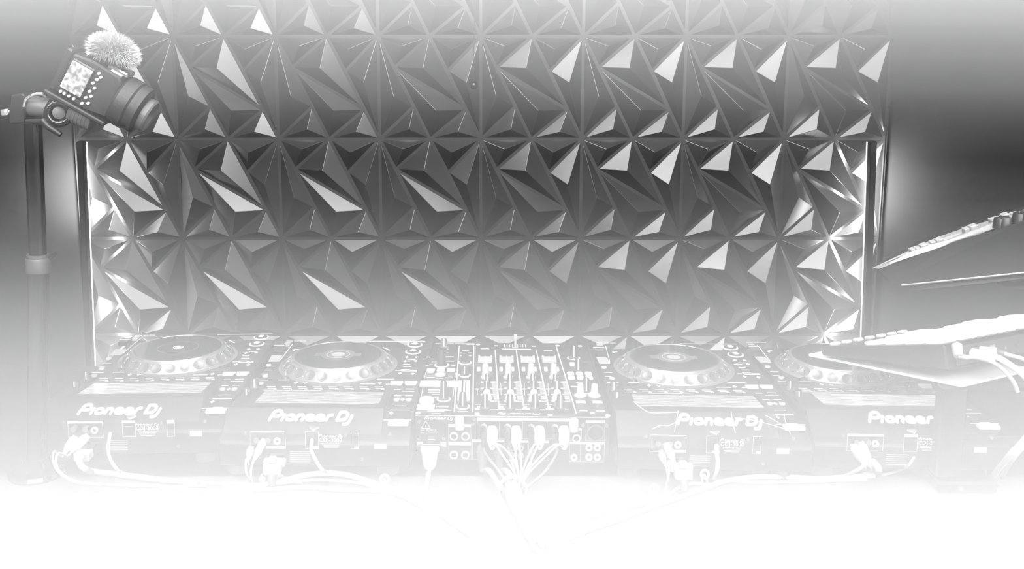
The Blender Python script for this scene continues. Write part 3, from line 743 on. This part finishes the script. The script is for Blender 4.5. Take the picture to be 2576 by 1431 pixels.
def wr(s_, cx, cy, size, m=None):
    x_, z_ = mb6(cx, cy); tx.merge(text_bm(s_, size), plane_M((x_,-.0003,z_), (1,0,0), (0,0,1)))
wr('OFF', 122, 1001, .0042); wr('ON', 118, 1026, .0042); wr('POWER', 207, 1001, .0052)
x_, z_ = mb6(275, 887); tx.merge(logo_bm(.050, 15), plane_M((x_,-.0003,z_), (1,0,0), (0,0,1)))
tri = [mb6(110,982), mb6(195,982), mb6(153,912)]
for i in range(3):
    a, b_ = tri[i], tri[(i+1)%3]; tx.cyl((a[0],-.0004,a[1]),(b_[0],-.0004,b_[1]), .0004, seg=6)
a, b_ = mb6(156, 935), mb6(150, 970); tx.cyl((a[0],-.0004,a[1]),(b_[0],-.0004,b_[1]), .0005, seg=6)
tx.build('rear_lettering', M['print'], mxr)
tx = MB()
for k, cx in enumerate((745, 962, 1190, 1408)):
    x_, z_ = mb6(cx, 892); tx.merge(text_bm('CH%d' % (k+1), .0048), plane_M((x_,-.0012,z_), (1,0,0), (0,0,1)))
tx.build('channel_lettering', M['dim'], mxr)
def sock6(cx, cy, r0, r1, m_='lgrey', nm='socket', dep=.004):
    x_, z_ = mb6(cx, cy); so = empty(nm, (x_, 0, z_)); so.parent = mxr
    MB().lathe([(r0,0),(r1,0),(r1,dep),(r0,dep)], 24, Matrix.Rotation(PI/2,4,'X')).build('collar', M[m_], so, smooth=40)
    MB().lathe([(0,.0006),(r0,.0006),(r0,.0012),(0,.0012)], 20, Matrix.Rotation(PI/2,4,'X')).build('socket_hole', M['gloss'], so)
for cx, cy in ((420,1052),(530,1052),(420,1230),(530,1230),(1582,1062)): sock6(cx, cy, .0048, .0072, nm='jack_socket')
for cx in (1700, 1778):
    for cy in (1148, 1160+78): sock6(cx, cy, .0028, .0062, nm='phono_socket')
sock6(1558, 1242, .0028, .0060, nm='phono_socket')
for cx in (970, 1055):
    for cy in (1160, 1228): sock6(cx, cy, .0026, .0052, nm='phono_socket')
for cx in (705, 930, 1155, 1380): sock6(cx, 965, .0028, .0060, nm='phono_socket', dep=.010)
sock6(1762, 1010, .0125, .0150, 'grey', 'large_socket'); sock6(1155, 1225, .0085, .0098, 'grey', 'large_socket')
for cx, cy in ((475, 925), (1555, 935)):    # upright pale sleeve knobs on the rear edge
    x_, z_ = mb6(cx, cy); MB().cyl((x_,-.006,z_-.010),(x_,-.006,z_+.012), .0088, .008, seg=20, bev=.002).build('earth_screw', M['lgrey'], mxr, smooth=40)
(x0,z0),(x1,z1) = mb6(148,1020), mb6(268,1150)
sw = empty('power_switch', (0,0,0)); sw.parent = mxr
MB().box(x0, x1, -.002, 0, z1, z0, bev=.0006).build('switch_frame', M['gloss'], sw); MB().box(x0+.004, x1-.004, -.0045, -.001, z1+.006, z0-.006, bev=.001).build('rocker', M['plastic'], sw)
MB().box(x0+.005, x1-.005, -.0052, -.004, z0-.012, z0-.0105).build('rocker_mark', M['print'], sw)
for cx, cy in ((90,918),(610,893),(88,1078),(325,1078),(1645,940),(1870,940),(600,935)):
    x_, z_ = mb6(cx, cy); MB().cyl((x_,-.0016,z_),(x_,0,z_), .0034, seg=12).build('screw', M['metal'], mxr)
for cx, cy in ((95,1130),(320,1130)):
    x_, z_ = mb6(cx, cy); MB().box(x_-.005,x_+.005,-.003,0,z_-.004,z_+.004).build('inlet_clip', M['lgrey'], mxr)
# ---------------------------------------------------------------- plugs and cables behind the players
def cable(name, pts, r, m_, label, cat='cable', group=None, n=6, seg=8, extra=None):
    o = MB().tube(pts, r, seg, n).build(name, M[m_], smooth=60)
    o.location = (0,0,0); return tag(o, label, cat, group)
def dk_(px, py, up=0): v = at_z(px, py, DZ+up); return v
def yk(px, py, Y): return at_y(px, py, Y)
def plug(p, d, m_, label, L=.030, r=.0062, tail=None, tm='cable_w', tr=.0018, group=None):
    """phono plug: body from the socket point p along d, its cable following the points of tail"""
    p = Vector(p); d = Vector(d).normalized(); e = empty('phono_cable', p, 0, label, 'cable', group)
    MB().cyl(d*.0, d*.006, r*.7, seg=14).cyl(d*.005, d*(L*.7), r, r*.95, seg=14, bev=.0012).cyl(d*(L*.68), d*L, r*.8, r*.45, seg=14).build('plug', M[m_], e, smooth=35)
    MB().tube([d*(L*.95), d*(L*1.25)]+[Vector(q)-p for q in tail], tr, 8, 6).build('lead', M[tm], e, smooth=60)
    return e
# first player
plug(yk(222,1094,1.527), (-.75,-.5,-.75), 'white', 'white plug and lead curling down at the far left player', .036, .0078, [yk(146,1140,1.46), yk(142,1170,1.43), yk(165,1198,1.40), dk_(210,1214,.004), dk_(300,1220,.004), dk_(420,1222,.004), dk_(520,1222,.004)])
plug(yk(192,1096,1.525), (-.6,-.35,-.9), 'lgrey', 'pale grey plug and lead left of the white plug at the far left player', .034, .0078, [yk(137,1135,1.47), yk(134,1160,1.45), yk(150,1190,1.43), dk_(190,1212,.004), dk_(250,1219,.004)])
cable('network_cable', [yk(277,1090,1.525), yk(275,1104,1.49), yk(272,1125,1.47), yk(276,1150,1.46), yk(290,1175,1.45), dk_(310,1190,.004), dk_(360,1200,.003), dk_(440,1212,.003), dk_(560,1216,.003)], .0026, 'cable_w', 'white network lead hanging from the far left player to the desk', n=5)
e = empty('mains_cable', yk(215,1138,1.52), 0, 'thick pale power cord bending out of the far left player', 'cord')
p0 = yk(218,1135,1.525)
e.location = p0
MB().box(-.013,.013,-.024,-.002,-.009,.006,bev=.002).build('plug_body', M['lgrey'], e)
MB().tube([Vector((0,-.02,-.002))]+[q-p0 for q in (yk(203,1150,1.47), yk(200,1164,1.455), yk(212,1178,1.44), dk_(235,1186,.006), dk_(300,1194,.006), dk_(400,1206,.006), dk_(500,1216,.006))], .0050, 10).build('cord_sleeve', M['lgrey'], e, smooth=60)
# second player
plug(yk(666,1104,1.475), (-.45,-.4,-.9), 'white', 'white plug at the second player, its lead dropping beside the grey one', .036, .0066, [yk(640,1150,1.42), yk(633,1175,1.405), yk(631,1195,1.40), dk_(636,1213,.004), dk_(650,1220,.004)])
plug(yk(633,1122,1.475), (-.2,-.35,-1), 'lgrey', 'pale grey plug at the second player, its lead curving left', .024, .0066, [yk(620,1155,1.42), yk(618,1175,1.41), yk(622,1195,1.405), dk_(632,1208,.004)])
cable('network_cable', [yk(785,1106,1.474), yk(783,1128,1.45), yk(786,1140,1.44), yk(796,1160,1.42), yk(808,1178,1.41), dk_(822,1189,.006)], .0028, 'cable_w', 'white network lead dropping from the second player onto the thick bundle')
def power_plug(px, py, Y, label, tail):
    p0 = yk(px, py, Y); e = empty('power_plug', p0, 0, label, 'plug')
    MB().box(-.018,.018,-.012,.002,-.006,.006,bev=.002).box(-.014,.014,-.03,-.010,-.012,.004,bev=.003).box(-.006,.006,-.022,-.012,.004,.016,bev=.002).build('plug_body', M['lgrey'], e)
    MB().cyl((0,-.022,-.008), (.001,-.034,-.028), .0085, .006, seg=14, bev=.001).build('strain_relief', M['grey'], e, smooth=40)
    MB().tube([Vector((.001,-.034,-.026))]+[q-p0 for q in tail], .0042, 10).build('cord', M['lgrey'], e, smooth=60)
power_plug(692,1160,1.46,'pale power plug behind the second player', [dk_(700,1196,.006), dk_(720,1206,.006), dk_(760,1212,.006)])
power_plug(1712,1172,1.44,'pale power plug behind the player right of the mixer', [dk_(1722,1208,.006), dk_(1726,1216,.006), dk_(1720,1230,.006)])
# bundle on the left: three leads that run together, held by looped ties
BL = dict(group='leads of the left cable run')
cable('cable_run', [dk_(560,1226,.004), dk_(640,1222,.005), dk_(700,1212,.008), dk_(760,1196,.012), dk_(822,1190,.013), dk_(880,1196,.011), dk_(950,1218,.007), dk_(980,1226,.006), dk_(1060,1262,.006), dk_(1120,1300,.006), dk_(1190,1350,.006)], .0044, 'cable_w', 'thick white cable arching along the left half of the desk')
cable('cable_run', [dk_(500,1214,.003), dk_(600,1217,.003), dk_(680,1218,.004), dk_(760,1209,.006), dk_(830,1208,.006), dk_(900,1214,.005), dk_(955,1228,.004), dk_(1030,1240,.004), dk_(1080,1268,.004), dk_(1160,1320,.004)], .0024, 'cable_w', 'thin white cable just under the arching thick one on the left')
cable('cable_run', [dk_(400,1228,.003), dk_(590,1236,.003), dk_(640,1233,.003), dk_(760,1226,.004), dk_(850,1232,.004), dk_(950,1235,.004), dk_(1020,1252,.003), dk_(1100,1300,.003)], .0036, 'cable_g', 'pale grey cable lowest on the desk in the left run')
def loop_tie(px, py, label, s_=1):
    p0 = dk_(px, py, .004); e = empty('cable_tie', p0, 0, label, 'cable tie')
    torus(MB(), (0,0,.016*s_), .0065*s_, .0020, (.2,-1,.3)).build('loop', M['white'], e, smooth=60)
    torus(MB(), (0,0,.005), .0095, .0016, (1,.2,0)).build('strap', M['white'], e, smooth=60)
loop_tie(968,1228,'white looped tie on the cable run left of the mixer'); loop_tie(660,1216,'small white tie where the second player leads join the run', .5)
loop_tie(1085,1264,'white tie on the cable run low in front of the mixer', .8)
loop_tie(1645,1262,'white looped tie low on the cable run right of the mixer', 1.2); loop_tie(1772,1216,'white looped tie on the run under the player right of the mixer', 1)
# right-hand run
cable('cable_run', [dk_(2200,1196,.006), dk_(2120,1200,.006), dk_(2060,1203,.006), dk_(1960,1199,.006), dk_(1880,1201,.006), dk_(1810,1213,.006), dk_(1790,1222,.006), dk_(1720,1246,.006), dk_(1670,1263,.006), dk_(1600,1290,.006), dk_(1500,1325,.006), dk_(1400,1362,.006)], .0042, 'cable_w', 'thick white cable running along the right half of the desk')
cable('cable_run', [dk_(2180,1206,.003), dk_(2000,1212,.003), dk_(1900,1213,.003), dk_(1830,1210,.003), dk_(1800,1219,.003), dk_(1740,1217,.003), dk_(1700,1232,.003), dk_(1660,1258,.003), dk_(1580,1276,.003), dk_(1450,1310,.003)], .0032, 'cable_g', 'pale grey cable beside the thick white one on the right')
# third player
plug(yk(1674,1114,1.458), (.45,-.4,-1), 'white', 'white curved plug behind the player right of the mixer', .034, .0066, [yk(1683,1160,1.41), yk(1683,1180,1.40), yk(1681,1200,1.395), dk_(1677,1222,.004), dk_(1671,1250,.004)])
plug(yk(1661,1132,1.458), (.3,-.35,-.9), 'lgrey', 'pale grey plug left of the white curved plug', .022, .0066, [yk(1673,1160,1.42), yk(1677,1180,1.40), yk(1681,1196,1.395)])
cable('network_cable', [yk(1803,1120,1.455), yk(1803,1142,1.43), yk(1806,1158,1.42), yk(1804,1180,1.41), dk_(1796,1204,.005)], .0034, 'cable_w', 'white network lead from the player right of the mixer')
# fourth player
plug(yk(2164,1112,1.465), (.35,-.4,-1), 'white', 'white plug behind the player at the right end', .040, .0082, [yk(2180,1150,1.42), yk(2176,1168,1.41), yk(2160,1182,1.40), dk_(2136,1195,.005)])
plug(yk(2146,1116,1.465), (.45,-.3,-.9), 'lgrey', 'pale grey plug left of the white plug at the right end player', .034, .0082, [yk(2170,1150,1.43), yk(2172,1168,1.42), yk(2150,1184,1.41), dk_(2120,1198,.005)])
cable('mains_cable', [yk(2195,1160,1.45), yk(2204,1170,1.44), yk(2210,1180,1.43), dk_(2206,1190,.006), dk_(2170,1197,.006)], .0055, 'cable_g', 'pale grey ribbed cord at the foot of the right end player', 'cord')
cable('audio_cable', [yk(2300,1150,1.46), yk(2285,1170,1.45), dk_(2260,1184,.004), dk_(2220,1194,.004)], .0022, 'cable_g', 'thin grey lead curving along the desk at the right end', 'cable')
# mixer: four white plugs whose leads gather in a tied bundle
gat = [yk(1312,1200,1.44)]
for k, (px, lx) in enumerate(((1238,1237),(1298,1300),(1357,1352),(1418,1410))):
    side = ('leftmost', 'second from the left', 'third from the left', 'rightmost')[k]
    p0 = yk(px, 1070, MY-.012)
    e = empty('phono_cable', p0, 0, 'white plug pair in the mixer back, %s of four' % side, 'cable', 'white plugs in the back of the mixer')
    MB().lathe([(0,0),(.006,.001),(.0095,.008),(.0100,.018),(.0085,.028),(.005,.036),(.003,.040),(0,.040)], 18, Matrix.Rotation(math.radians(155),4,'X')).build('plug', M['white'], e, smooth=60)
    for s_ in (-1, 1):
        end = yk(1309+s_*2+(k-1.5)*2, 1206, 1.43); mid = yk((px*.5+1310*.5)+s_*6+(8 if k==0 and s_>0 else 0), 1150, 1.47)
        MB().tube([Vector((s_*.002,-.014,-.034)), yk(px+(1312-px)*.16+s_*5, 1118, 1.49)-p0, mid-p0, end-p0, yk(1302+s_, 1230, 1.38)-p0, dk_(1300+s_*2, 1246, .008)-p0], .0016, 8).build('lead', M['cable_w'], e, smooth=60)
    kp = yk(px-22, 1082, MY-.010)
    e2 = empty('dark_plug', kp, 0, 'black angled plug left of the %s white plug of the mixer' % side, 'plug', 'black plugs in the back of the mixer')
    MB().cyl((0,.004,.002),(0,-.014,-.002), .0062, seg=14, bev=.001).cyl((0,-.012,0),(.001,-.016,-.026), .0058, .004, seg=14, bev=.001).build('plug_body', M['plastic'], e2, smooth=35)
    MB().tube([Vector((.001,-.016,-.024)), yk(px-18,1140,1.49)-kp, yk(px*.6+1290*.4,1190,1.44)-kp, dk_(1286+k*6,1240,.006)-kp], .0024, 8).build('lead', M['cable_k'], e2, smooth=60)
bt = empty('cable_bundle', dk_(1292,1262,0), 0, 'tied bundle of mixer leads with a wide white band, below the mixer', 'cable bundle')
b0 = bt.location
mb = MB()
for k in range(9):
    a = 2*PI*k/9; off = Vector((.010*math.cos(a), 0, .009*math.sin(a)+.016))
    mb.tube([dk_(1280+k*3,1236,0)-b0+off*.9, dk_(1292,1262,0)-b0+off, dk_(1305,1300,0)-b0+off*.9, dk_(1325+k,1340,0)-b0+off*.9, dk_(1345+k*3,1400,0)-b0+off], .0034, 8)
mb.build('bundled_leads', M['cable_w'], bt, smooth=60)
o = MB().lathe([(.0205,-.010),(.0225,-.010),(.0235,0),(.0225,.010),(.0205,.010)], 32, Matrix.Translation((-.001,.012,.014)) @ Matrix.Rotation(math.radians(78),4,'X')).build('band', M['white'], bt, smooth=40)
# mixer power plug
p0 = yk(1082,1130,MY-.004)
e = empty('mixer_power_plug', p0, 0, 'grey power plug with cord in the left of the mixer back', 'plug')
MB().box(-.016,.016,-.010,.002,-.002,.006,bev=.002).prism([(-.014,.002),(.014,.002),(.011,-.022),(.006,-.030),(-.006,-.030),(-.011,-.022)], 'y', -.020, -.004, bev=.002).build('plug_body', M['lgrey'], e)
mb = MB(); mb.tube([Vector((-.023,-.004,.0)), Vector((-.020,-.010,.010)), Vector((-.010,-.013,.014)), Vector((.012,-.013,.014)), Vector((.020,-.010,.010)), Vector((.024,-.004,0))], .0014, 8); mb.build('retaining_wire', M['steel'], e, smooth=60)
MB().cyl((0,-.014,-.028),(0,-.024,-.044), .006, .0045, seg=14).build('strain_relief', M['grey'], e, smooth=40)
MB().tube([Vector((0,-.024,-.042)), yk(1079,1190,1.47)-p0, dk_(1074,1216,.005)-p0, dk_(1072,1245,.005)-p0, dk_(1080,1262,.005)-p0], .0042, 10).build('cord', M['cable_g'], e, smooth=60)
# dark thick balanced cables in the lower sockets
for k, (px, lab) in enumerate(((1212,'left'),(1255,'right'))):
    p0 = yk(px,1128,MY-.004)
    e = empty('balanced_cable', p0, 0, 'grey thick cable in the lower mixer back, %s of the two' % lab, 'cable', 'thick cables under the mixer back')
    MB().cyl((0,.002,0),(0,-.012,-.004), .0095, seg=18, bev=.001).cyl((0,-.011,-.002),(.001,-.020,-.034), .0085, .0055, seg=18, bev=.001).build('connector', M['grey'], e, smooth=40)
    MB().tube([Vector((.001,-.020,-.032)), yk(px+20,1185,1.44)-p0, dk_(px+45,1222,.008)-p0, dk_(1290-k*8,1248,.008)-p0], .0044, 10).build('cord', M['cable_g'], e, smooth=60)

# ---------------------------------------------------------------- stand and controllers at the right
es = empty('tiered_stand', (.80, 1.45, DZ), 0, 'black tiered stand with pale tray, right end of the desk', 'stand')
e0 = es.location
# pale tray under the lower controller
ZT = 1.103
T1, T2, T3 = at_z(2035,890,ZT-.022), at_z(2420,968,ZT-.008), at_z(2600,926,ZT-.004); T4 = T1+T3-T2
mb = MB(); b = bmesh.new(); v0 = [b.verts.new(p-e0) for p in (T1,T2,T3,T4)]; v1 = [b.verts.new(p-e0-Vector((0,0,.004))) for p in (T1,T2,T3,T4)]
b.faces.new(v0); b.faces.new(v1[::-1])
for i in range(4): b.faces.new((v0[i], v1[i], v1[(i+1)%4], v0[(i+1)%4]))
bmesh.ops.recalc_face_normals(b, faces=b.faces[:]); mb.merge(b); mb.build('tray', M['tray'], es)
mb = MB(); mb.prism([(p.x-e0.x, p.y-e0.y) for p in (at_z(2160,886,ZT+.006),at_z(2245,878,ZT+.006),at_z(2195,905,ZT+.006),at_z(2100,900,ZT+.006))], 'z', ZT-e0.z, ZT-e0.z+.010, bev=.001)
uq = [at_y(x,960,1.437) for x in (2374, 2440)]
MB().box(uq[0].x-e0.x, uq[1].x-e0.x, -.012, .012, 0.02, ZT-e0.z-.016, bev=.003).build('upright', M['plastic'], es)
MB().box(uq[0].x-e0.x-.004, uq[1].x-e0.x+.05, -.03, .10, 0, .02, bev=.004).build('foot_plate', M['plastic'], es)
rx = .205
MB().box(rx, rx+.022, .02, .05, 0, .395, bev=.002).build('rear_post', M['plastic'], es)
MB().box(uq[1].x-e0.x, rx+.01, .025, .045, .05, .075, bev=.002).build('cross_bar', M['plastic'], es)
MB().cyl((rx-.006,.03,.30),(rx+.001,.03,.30), .006, seg=14).build('bolt', M['steel'], es, smooth=40)
MB().cyl((rx-.006,.03,.27),(rx+.001,.03,.27), .006, seg=14).build('bolt', M['steel'], es, smooth=40)
for k in range(2):
    MB().cyl((uq[0].x-e0.x+.03+k*.06,-.034,.012),(uq[0].x-e0.x+.03+k*.06,-.03,.012), .004, seg=12).build('screw', M['steel'], es)
# lower controller: a slanting box with glowing pads, its sockets towards the viewer
def slab(Bp, Ap, Cp, th):
    """box from the near top corner B, A along the left end, C along the near side; returns frame"""
    B, A_, C_ = Vector(Bp), Vector(Ap), Vector(Cp)
    ex = (C_-B).normalized(); n = ex.cross(A_-B).normalized(); ey = n.cross(ex)
    m = Matrix.Identity(4); m.col[0][:3] = ex; m.col[1][:3] = ey; m.col[2][:3] = n; m.col[3][:3] = B
    return m
Bp = at_y(2375,867,1.44); Ap = at_y(2062,872,1.60); Cp = at_y(2576,829,1.526)
m_ = slab(Bp, Ap, Cp, .04)
LA = (Ap-Bp).length
lc = D.objects.new('pad_controller', None); C.objects.link(lc); lc.matrix_world = m_; lc.rotation_mode = 'XYZ'
tag(lc, 'black controller with glowing white pads on the pale tray', 'controller')
shx = m_.inverted() @ Ap                    # local place of the far left corner
k_ = shx.x/shx.y
def shear(mb):
    for v in mb.bm.verts: v.co.x += k_*v.co.y
    return mb
def taper(mb):
    for v in mb.bm.verts:
        if v.co.z < -.02: v.co.z += .027*min(1, max(0, v.co.y/shx.y))
    return mb
shear(taper(MB().box(0, .42, 0, shx.y, -.042, 0, bev=.003))).build('body', M['plastic'], lc)
mpad = mat('glowing_pad', .5, emit=1, es=.9)
i = 0
for a in range(8):
    for b_ in range(4):
        x0 = .012+a*.049; y0 = .012+b_*.0335
        shear(MB().box(x0, x0+.042, y0, y0+.028, 0, .006+.002*((a*7+b_*3)%3), bev=.003)).build('pad', mpad, lc)
for a in range(7):
    x0 = .01+a*.028
    shear(MB().box(x0, x0+.014, shx.y-.022, shx.y-.010, 0, .006, bev=.002)).build('lit_key', M['lit'], lc)
MB().box(.02, .42, -.003, 0, -.036, -.006, bev=.001).build('socket_panel', M['grey'], lc)
for x0 in (.055, .075, .10): MB().box(x0, x0+.012, -.0045, -.002, -.020, -.014).build('port', M['lgrey'], lc)
for x0 in (.135, .165, .195, .225, .255, .29): MB().cyl((x0,-.006,-.022),(x0,-.002,-.022), .0028, seg=10).build('socket', M['steel'], lc)
jk = at_y(2402,885,1.437)
e = empty('adapter_cable', jk, 0, 'pale angled plug with lead at the near corner of the lower controller', 'cable')
MB().cyl((.004,.004,.010),(.0,-.012,-.004), .009, .007, seg=16, bev=.002).cyl((0,-.010,-.003),(.014,-.014,-.005), .004, seg=12).build('plug', M['lgrey'], e, smooth=40)
MB().tube([Vector((.012,-.014,-.005)), at_y(2450,898,1.42)-jk, at_y(2490,908,1.42)-jk, at_y(2520,926,1.41)-jk, at_y(2548,958,1.40)-jk, at_y(2560,985,1.40)-jk], .0034, 10).build('lead', M['lgrey'], e, smooth=60)
jk = at_y(2447,888,1.45)
e = empty('white_cable', jk, 0, 'thick white plug and cable leaving the lower controller to the right', 'cable')
MB().tube([Vector((0,0,0)), at_y(2478,893,1.43)-jk, at_y(2505,896,1.42)-jk], .0078, 12).build('plug', M['white'], e, smooth=60)
MB().tube([at_y(2500,895,1.42)-jk, at_y(2520,904,1.41)-jk, at_y(2550,924,1.40)-jk, at_y(2580,950,1.39)-jk, at_y(2612,1000,1.38)-jk, at_y(2622,1060,1.38)-jk, at_y(2590,1092,1.38)-jk, at_y(2560,1125,1.38)-jk, at_y(2545,1140,1.38)-jk, dk_(2500,1195,.004)-jk], .0048, 12).build('lead', M['cable_w'], e, smooth=60)
jk = at_y(2465,880,1.455)
e = empty('braided_cable', jk, 0, 'pale plug with braided lead behind the thick white cable', 'cable')
MB().cyl(Vector((0,0,0)), at_y(2508,884,1.44)-jk, .0062, seg=14, bev=.001).build('plug', M['white'], e, smooth=40)
MB().cyl(at_y(2506,884,1.44)-jk, at_y(2524,889,1.437)-jk, .0055, seg=14).build('sleeve', M['grey'], e, smooth=40)
MB().tube([at_y(2522,888,1.437)-jk, at_y(2545,895,1.43)-jk, at_y(2576,904,1.42)-jk, at_y(2640,940,1.41)-jk, at_y(2650,1040,1.40)-jk, at_y(2598,1098,1.40)-jk, at_y(2552,1150,1.40)-jk, dk_(2520,1200,.004)-jk], .0034, 10).build('lead', M['cable_g'], e, smooth=60)
# upper controller on its bracket
F1 = [at_y(2210,679,1.50), at_y(2245,713,1.50), at_y(2272,716,1.48)]
mb = MB(); b = bmesh.new()
def Yd(px): return 1.50-.12*(px-2210)/400
front = [at_y(x, y, Yd(x)) for x, y in ((2210,679),(2390,613),(2576,556),(2680,524),(2680,676),(2576,684),(2420,702),(2270,716),(2246,713))]
uc = empty('keyboard_controller', front[0], 0, 'black wedge shaped controller with faders on the upper tier', 'controller')
u0 = uc.location.copy(); push = Vector((.02, .12, -.012))
v0 = [b.verts.new(p-u0) for p in front]; v1 = [b.verts.new(p-u0+push*(.35 if i in (0,8,7) else 1)) for i, p in enumerate(front)]
b.faces.new(v0); b.faces.new(v1[::-1]); n = len(front)
for i in range(n): b.faces.new((v0[i], v1[i], v1[(i+1)%n], v0[(i+1)%n]))
bmesh.ops.recalc_face_normals(b, faces=b.faces[:]); mb.merge(b); mb.build('body', M['plastic'], uc)
# top plate standing a little proud, with a bright slanting front strip
b = bmesh.new(); mb = MB()
tp = [(2212,676),(2390,610),(2576,552),(2680,520),(2680,492),(2576,537),(2470,566),(2380,596),(2290,640)]
v0 = [b.verts.new(at_y(x, y, Yd(x)+.004+(.03 if i > 4 else 0))-u0) for i, (x, y) in enumerate(tp)]
v1 = [b.verts.new(v.co+Vector((0,.03,-.006))) for v in v0]
b.faces.new(v0); b.faces.new(v1[::-1]); n = len(tp)
for i in range(n): b.faces.new((v0[i], v1[i], v1[(i+1)%n], v0[(i+1)%n]))
bmesh.ops.recalc_face_normals(b, faces=b.faces[:]); mb.merge(b); mb.build('top_panel', M['lgrey'], uc)
b = bmesh.new(); mb = MB()
tp = [(2240,663),(2300,643),(2390,614),(2480,586),(2478,582),(2400,603),(2340,618),(2290,636)]
v0 = [b.verts.new(at_y(x, y, Yd(x)+.0005+(.012 if i > 3 else 0))-u0) for i, (x, y) in enumerate(tp)]
v1 = [b.verts.new(v.co+Vector((0,.004,0))) for v in v0]
b.faces.new(v0); b.faces.new(v1[::-1]); n = len(tp)
for i in range(n): b.faces.new((v0[i], v1[i], v1[(i+1)%n], v0[(i+1)%n]))
bmesh.ops.recalc_face_normals(b, faces=b.faces[:]); mb.merge(b); mb.build('lit_strip', M['white'], uc)
for px, py, s_ in ((2295,630,.9),(2308,627,1),(2323,621,1.2),(2338,618,1),(2348,613,1.2),(2362,607,1.2),(2432,580,1.2),(2448,574,1.3),(2500,557,1.3),(2514,553,1.2),(2528,545,1.2),(2552,543,1.2)):
    p = at_y(px, py, Yd(px)+.03)-u0
    MB().box(-.0045*s_,.0045*s_,-.006,.006,-.006*s_,.0045*s_,bev=.001).build('fader_cap', M['lgrey'], uc, loc=p, rot=(.1,math.radians(-17),0))
for px, py, rr_ in ((2518,563,.0115),(2531,560,.0125),(2566,551,.0115),(2584,547,.0115)):
    p = at_y(px, py, Yd(px)+.012)-u0
    MB().lathe([(0,-.006),(rr_,-.006),(rr_*.9,.008),(rr_*.8,.0095),(0,.0095)], 20).build('knob', M['plastic'], uc, smooth=35, loc=p)
p, q = at_y(2268,717,Yd(2268)-.002)-u0, at_y(2680,675,Yd(2680)-.002)-u0
MB().cyl(p, q, .0016, seg=8).build('edge_trim', M['steel'], uc)
for k in range(8):
    x = 2318+k*29; yy = 716-(x-2268)*.098-6
    p = at_y(x, yy, Yd(x)-.0005)-u0; MB().cyl(p, p+Vector((0,.003,0)), .0011, seg=8).build('screw', M['steel'], uc)
# bracket under the upper controller
bz = [at_y(x, y, Yd(x)+.03) for x, y in ((2268,721),(2290,732),(2420,728),(2600,705),(2640,690),(2640,722),(2500,727))]
mb = MB(); b = bmesh.new()
pl = [at_y(x, y, Yd(x)+.01)-e0 for x, y in ((2270,719),(2288,731),(2450,716),(2640,694),(2640,686),(2450,704))]
v0 = [b.verts.new(p) for p in pl]; v1 = [b.verts.new(p+Vector((.01,.07,0))) for p in pl]
b.faces.new(v0); b.faces.new(v1[::-1]); n = len(pl)
for i in range(n): b.faces.new((v0[i], v1[i], v1[(i+1)%n], v0[(i+1)%n]))
bmesh.ops.recalc_face_normals(b, faces=b.faces[:]); mb.merge(b); mb.build('upper_bracket', M['plastic'], es)
mb = MB(); pa = at_y(2512,714,1.47)-e0; pb = at_y(2640,760,1.47)-e0
mb.prism([(pa.x,pa.z),(pb.x,pa.z+.005),(pb.x,pb.z),(pa.x+.05,pa.z-.008)], 'y', .0, .03, bev=.001); mb.build('bracket_gusset', M['plastic'], es)

bm_ = at_y(2600,700,1.45)-e0
MB().box(bm_.x-.03, rx+.01, .030, .060, bm_.z-.020, bm_.z-.004, bev=.002).build('upper_beam', M['plastic'], es)
MB().box(T2.x-e0.x-.01, rx+.005, .035, .055, ZT-e0.z-.040, ZT-e0.z-.024, bev=.002).build('tray_beam', M['plastic'], es)
haze_bank('lower_fade_haze', 0.25, 1.4, [1.4581, 1.3953, 1.3347, 1.2733, 1.2111, 1.1322, 1.0519, 0.9538], 0.9165, [0.051, 0.163, 0.343, 0.556, 0.635, 0.722, 0.974, 3.368], 'added white haze before the desk, standing in for a pale fade')  # added scattering layers, densities shaped to whiten the view downwards
haze_layer('lower_fade_haze', -3.6, 3.6, .25, .91, .02, .9163, 1.2, 'added white haze before the desk, carried down to the floor')  # added under the lower layers so they don't end in mid-air
haze_bank('upper_fade_haze', 0.85, 1.27, [2.05, 1.555, 1.54, 1.525, 1.51, 1.495, 1.48, 1.465, 1.45, 1.435, 1.42, 1.405], 1.39, [0.859, 0.841, 0.738, 0.612, 0.469, 0.384, 0.335, 0.252, 0.173, 0.132, 0.116, 0.002], 'added haze at head height, standing in for the pale upper fade', .12)  # added sloping layers, densities shaped to whiten the view upwards
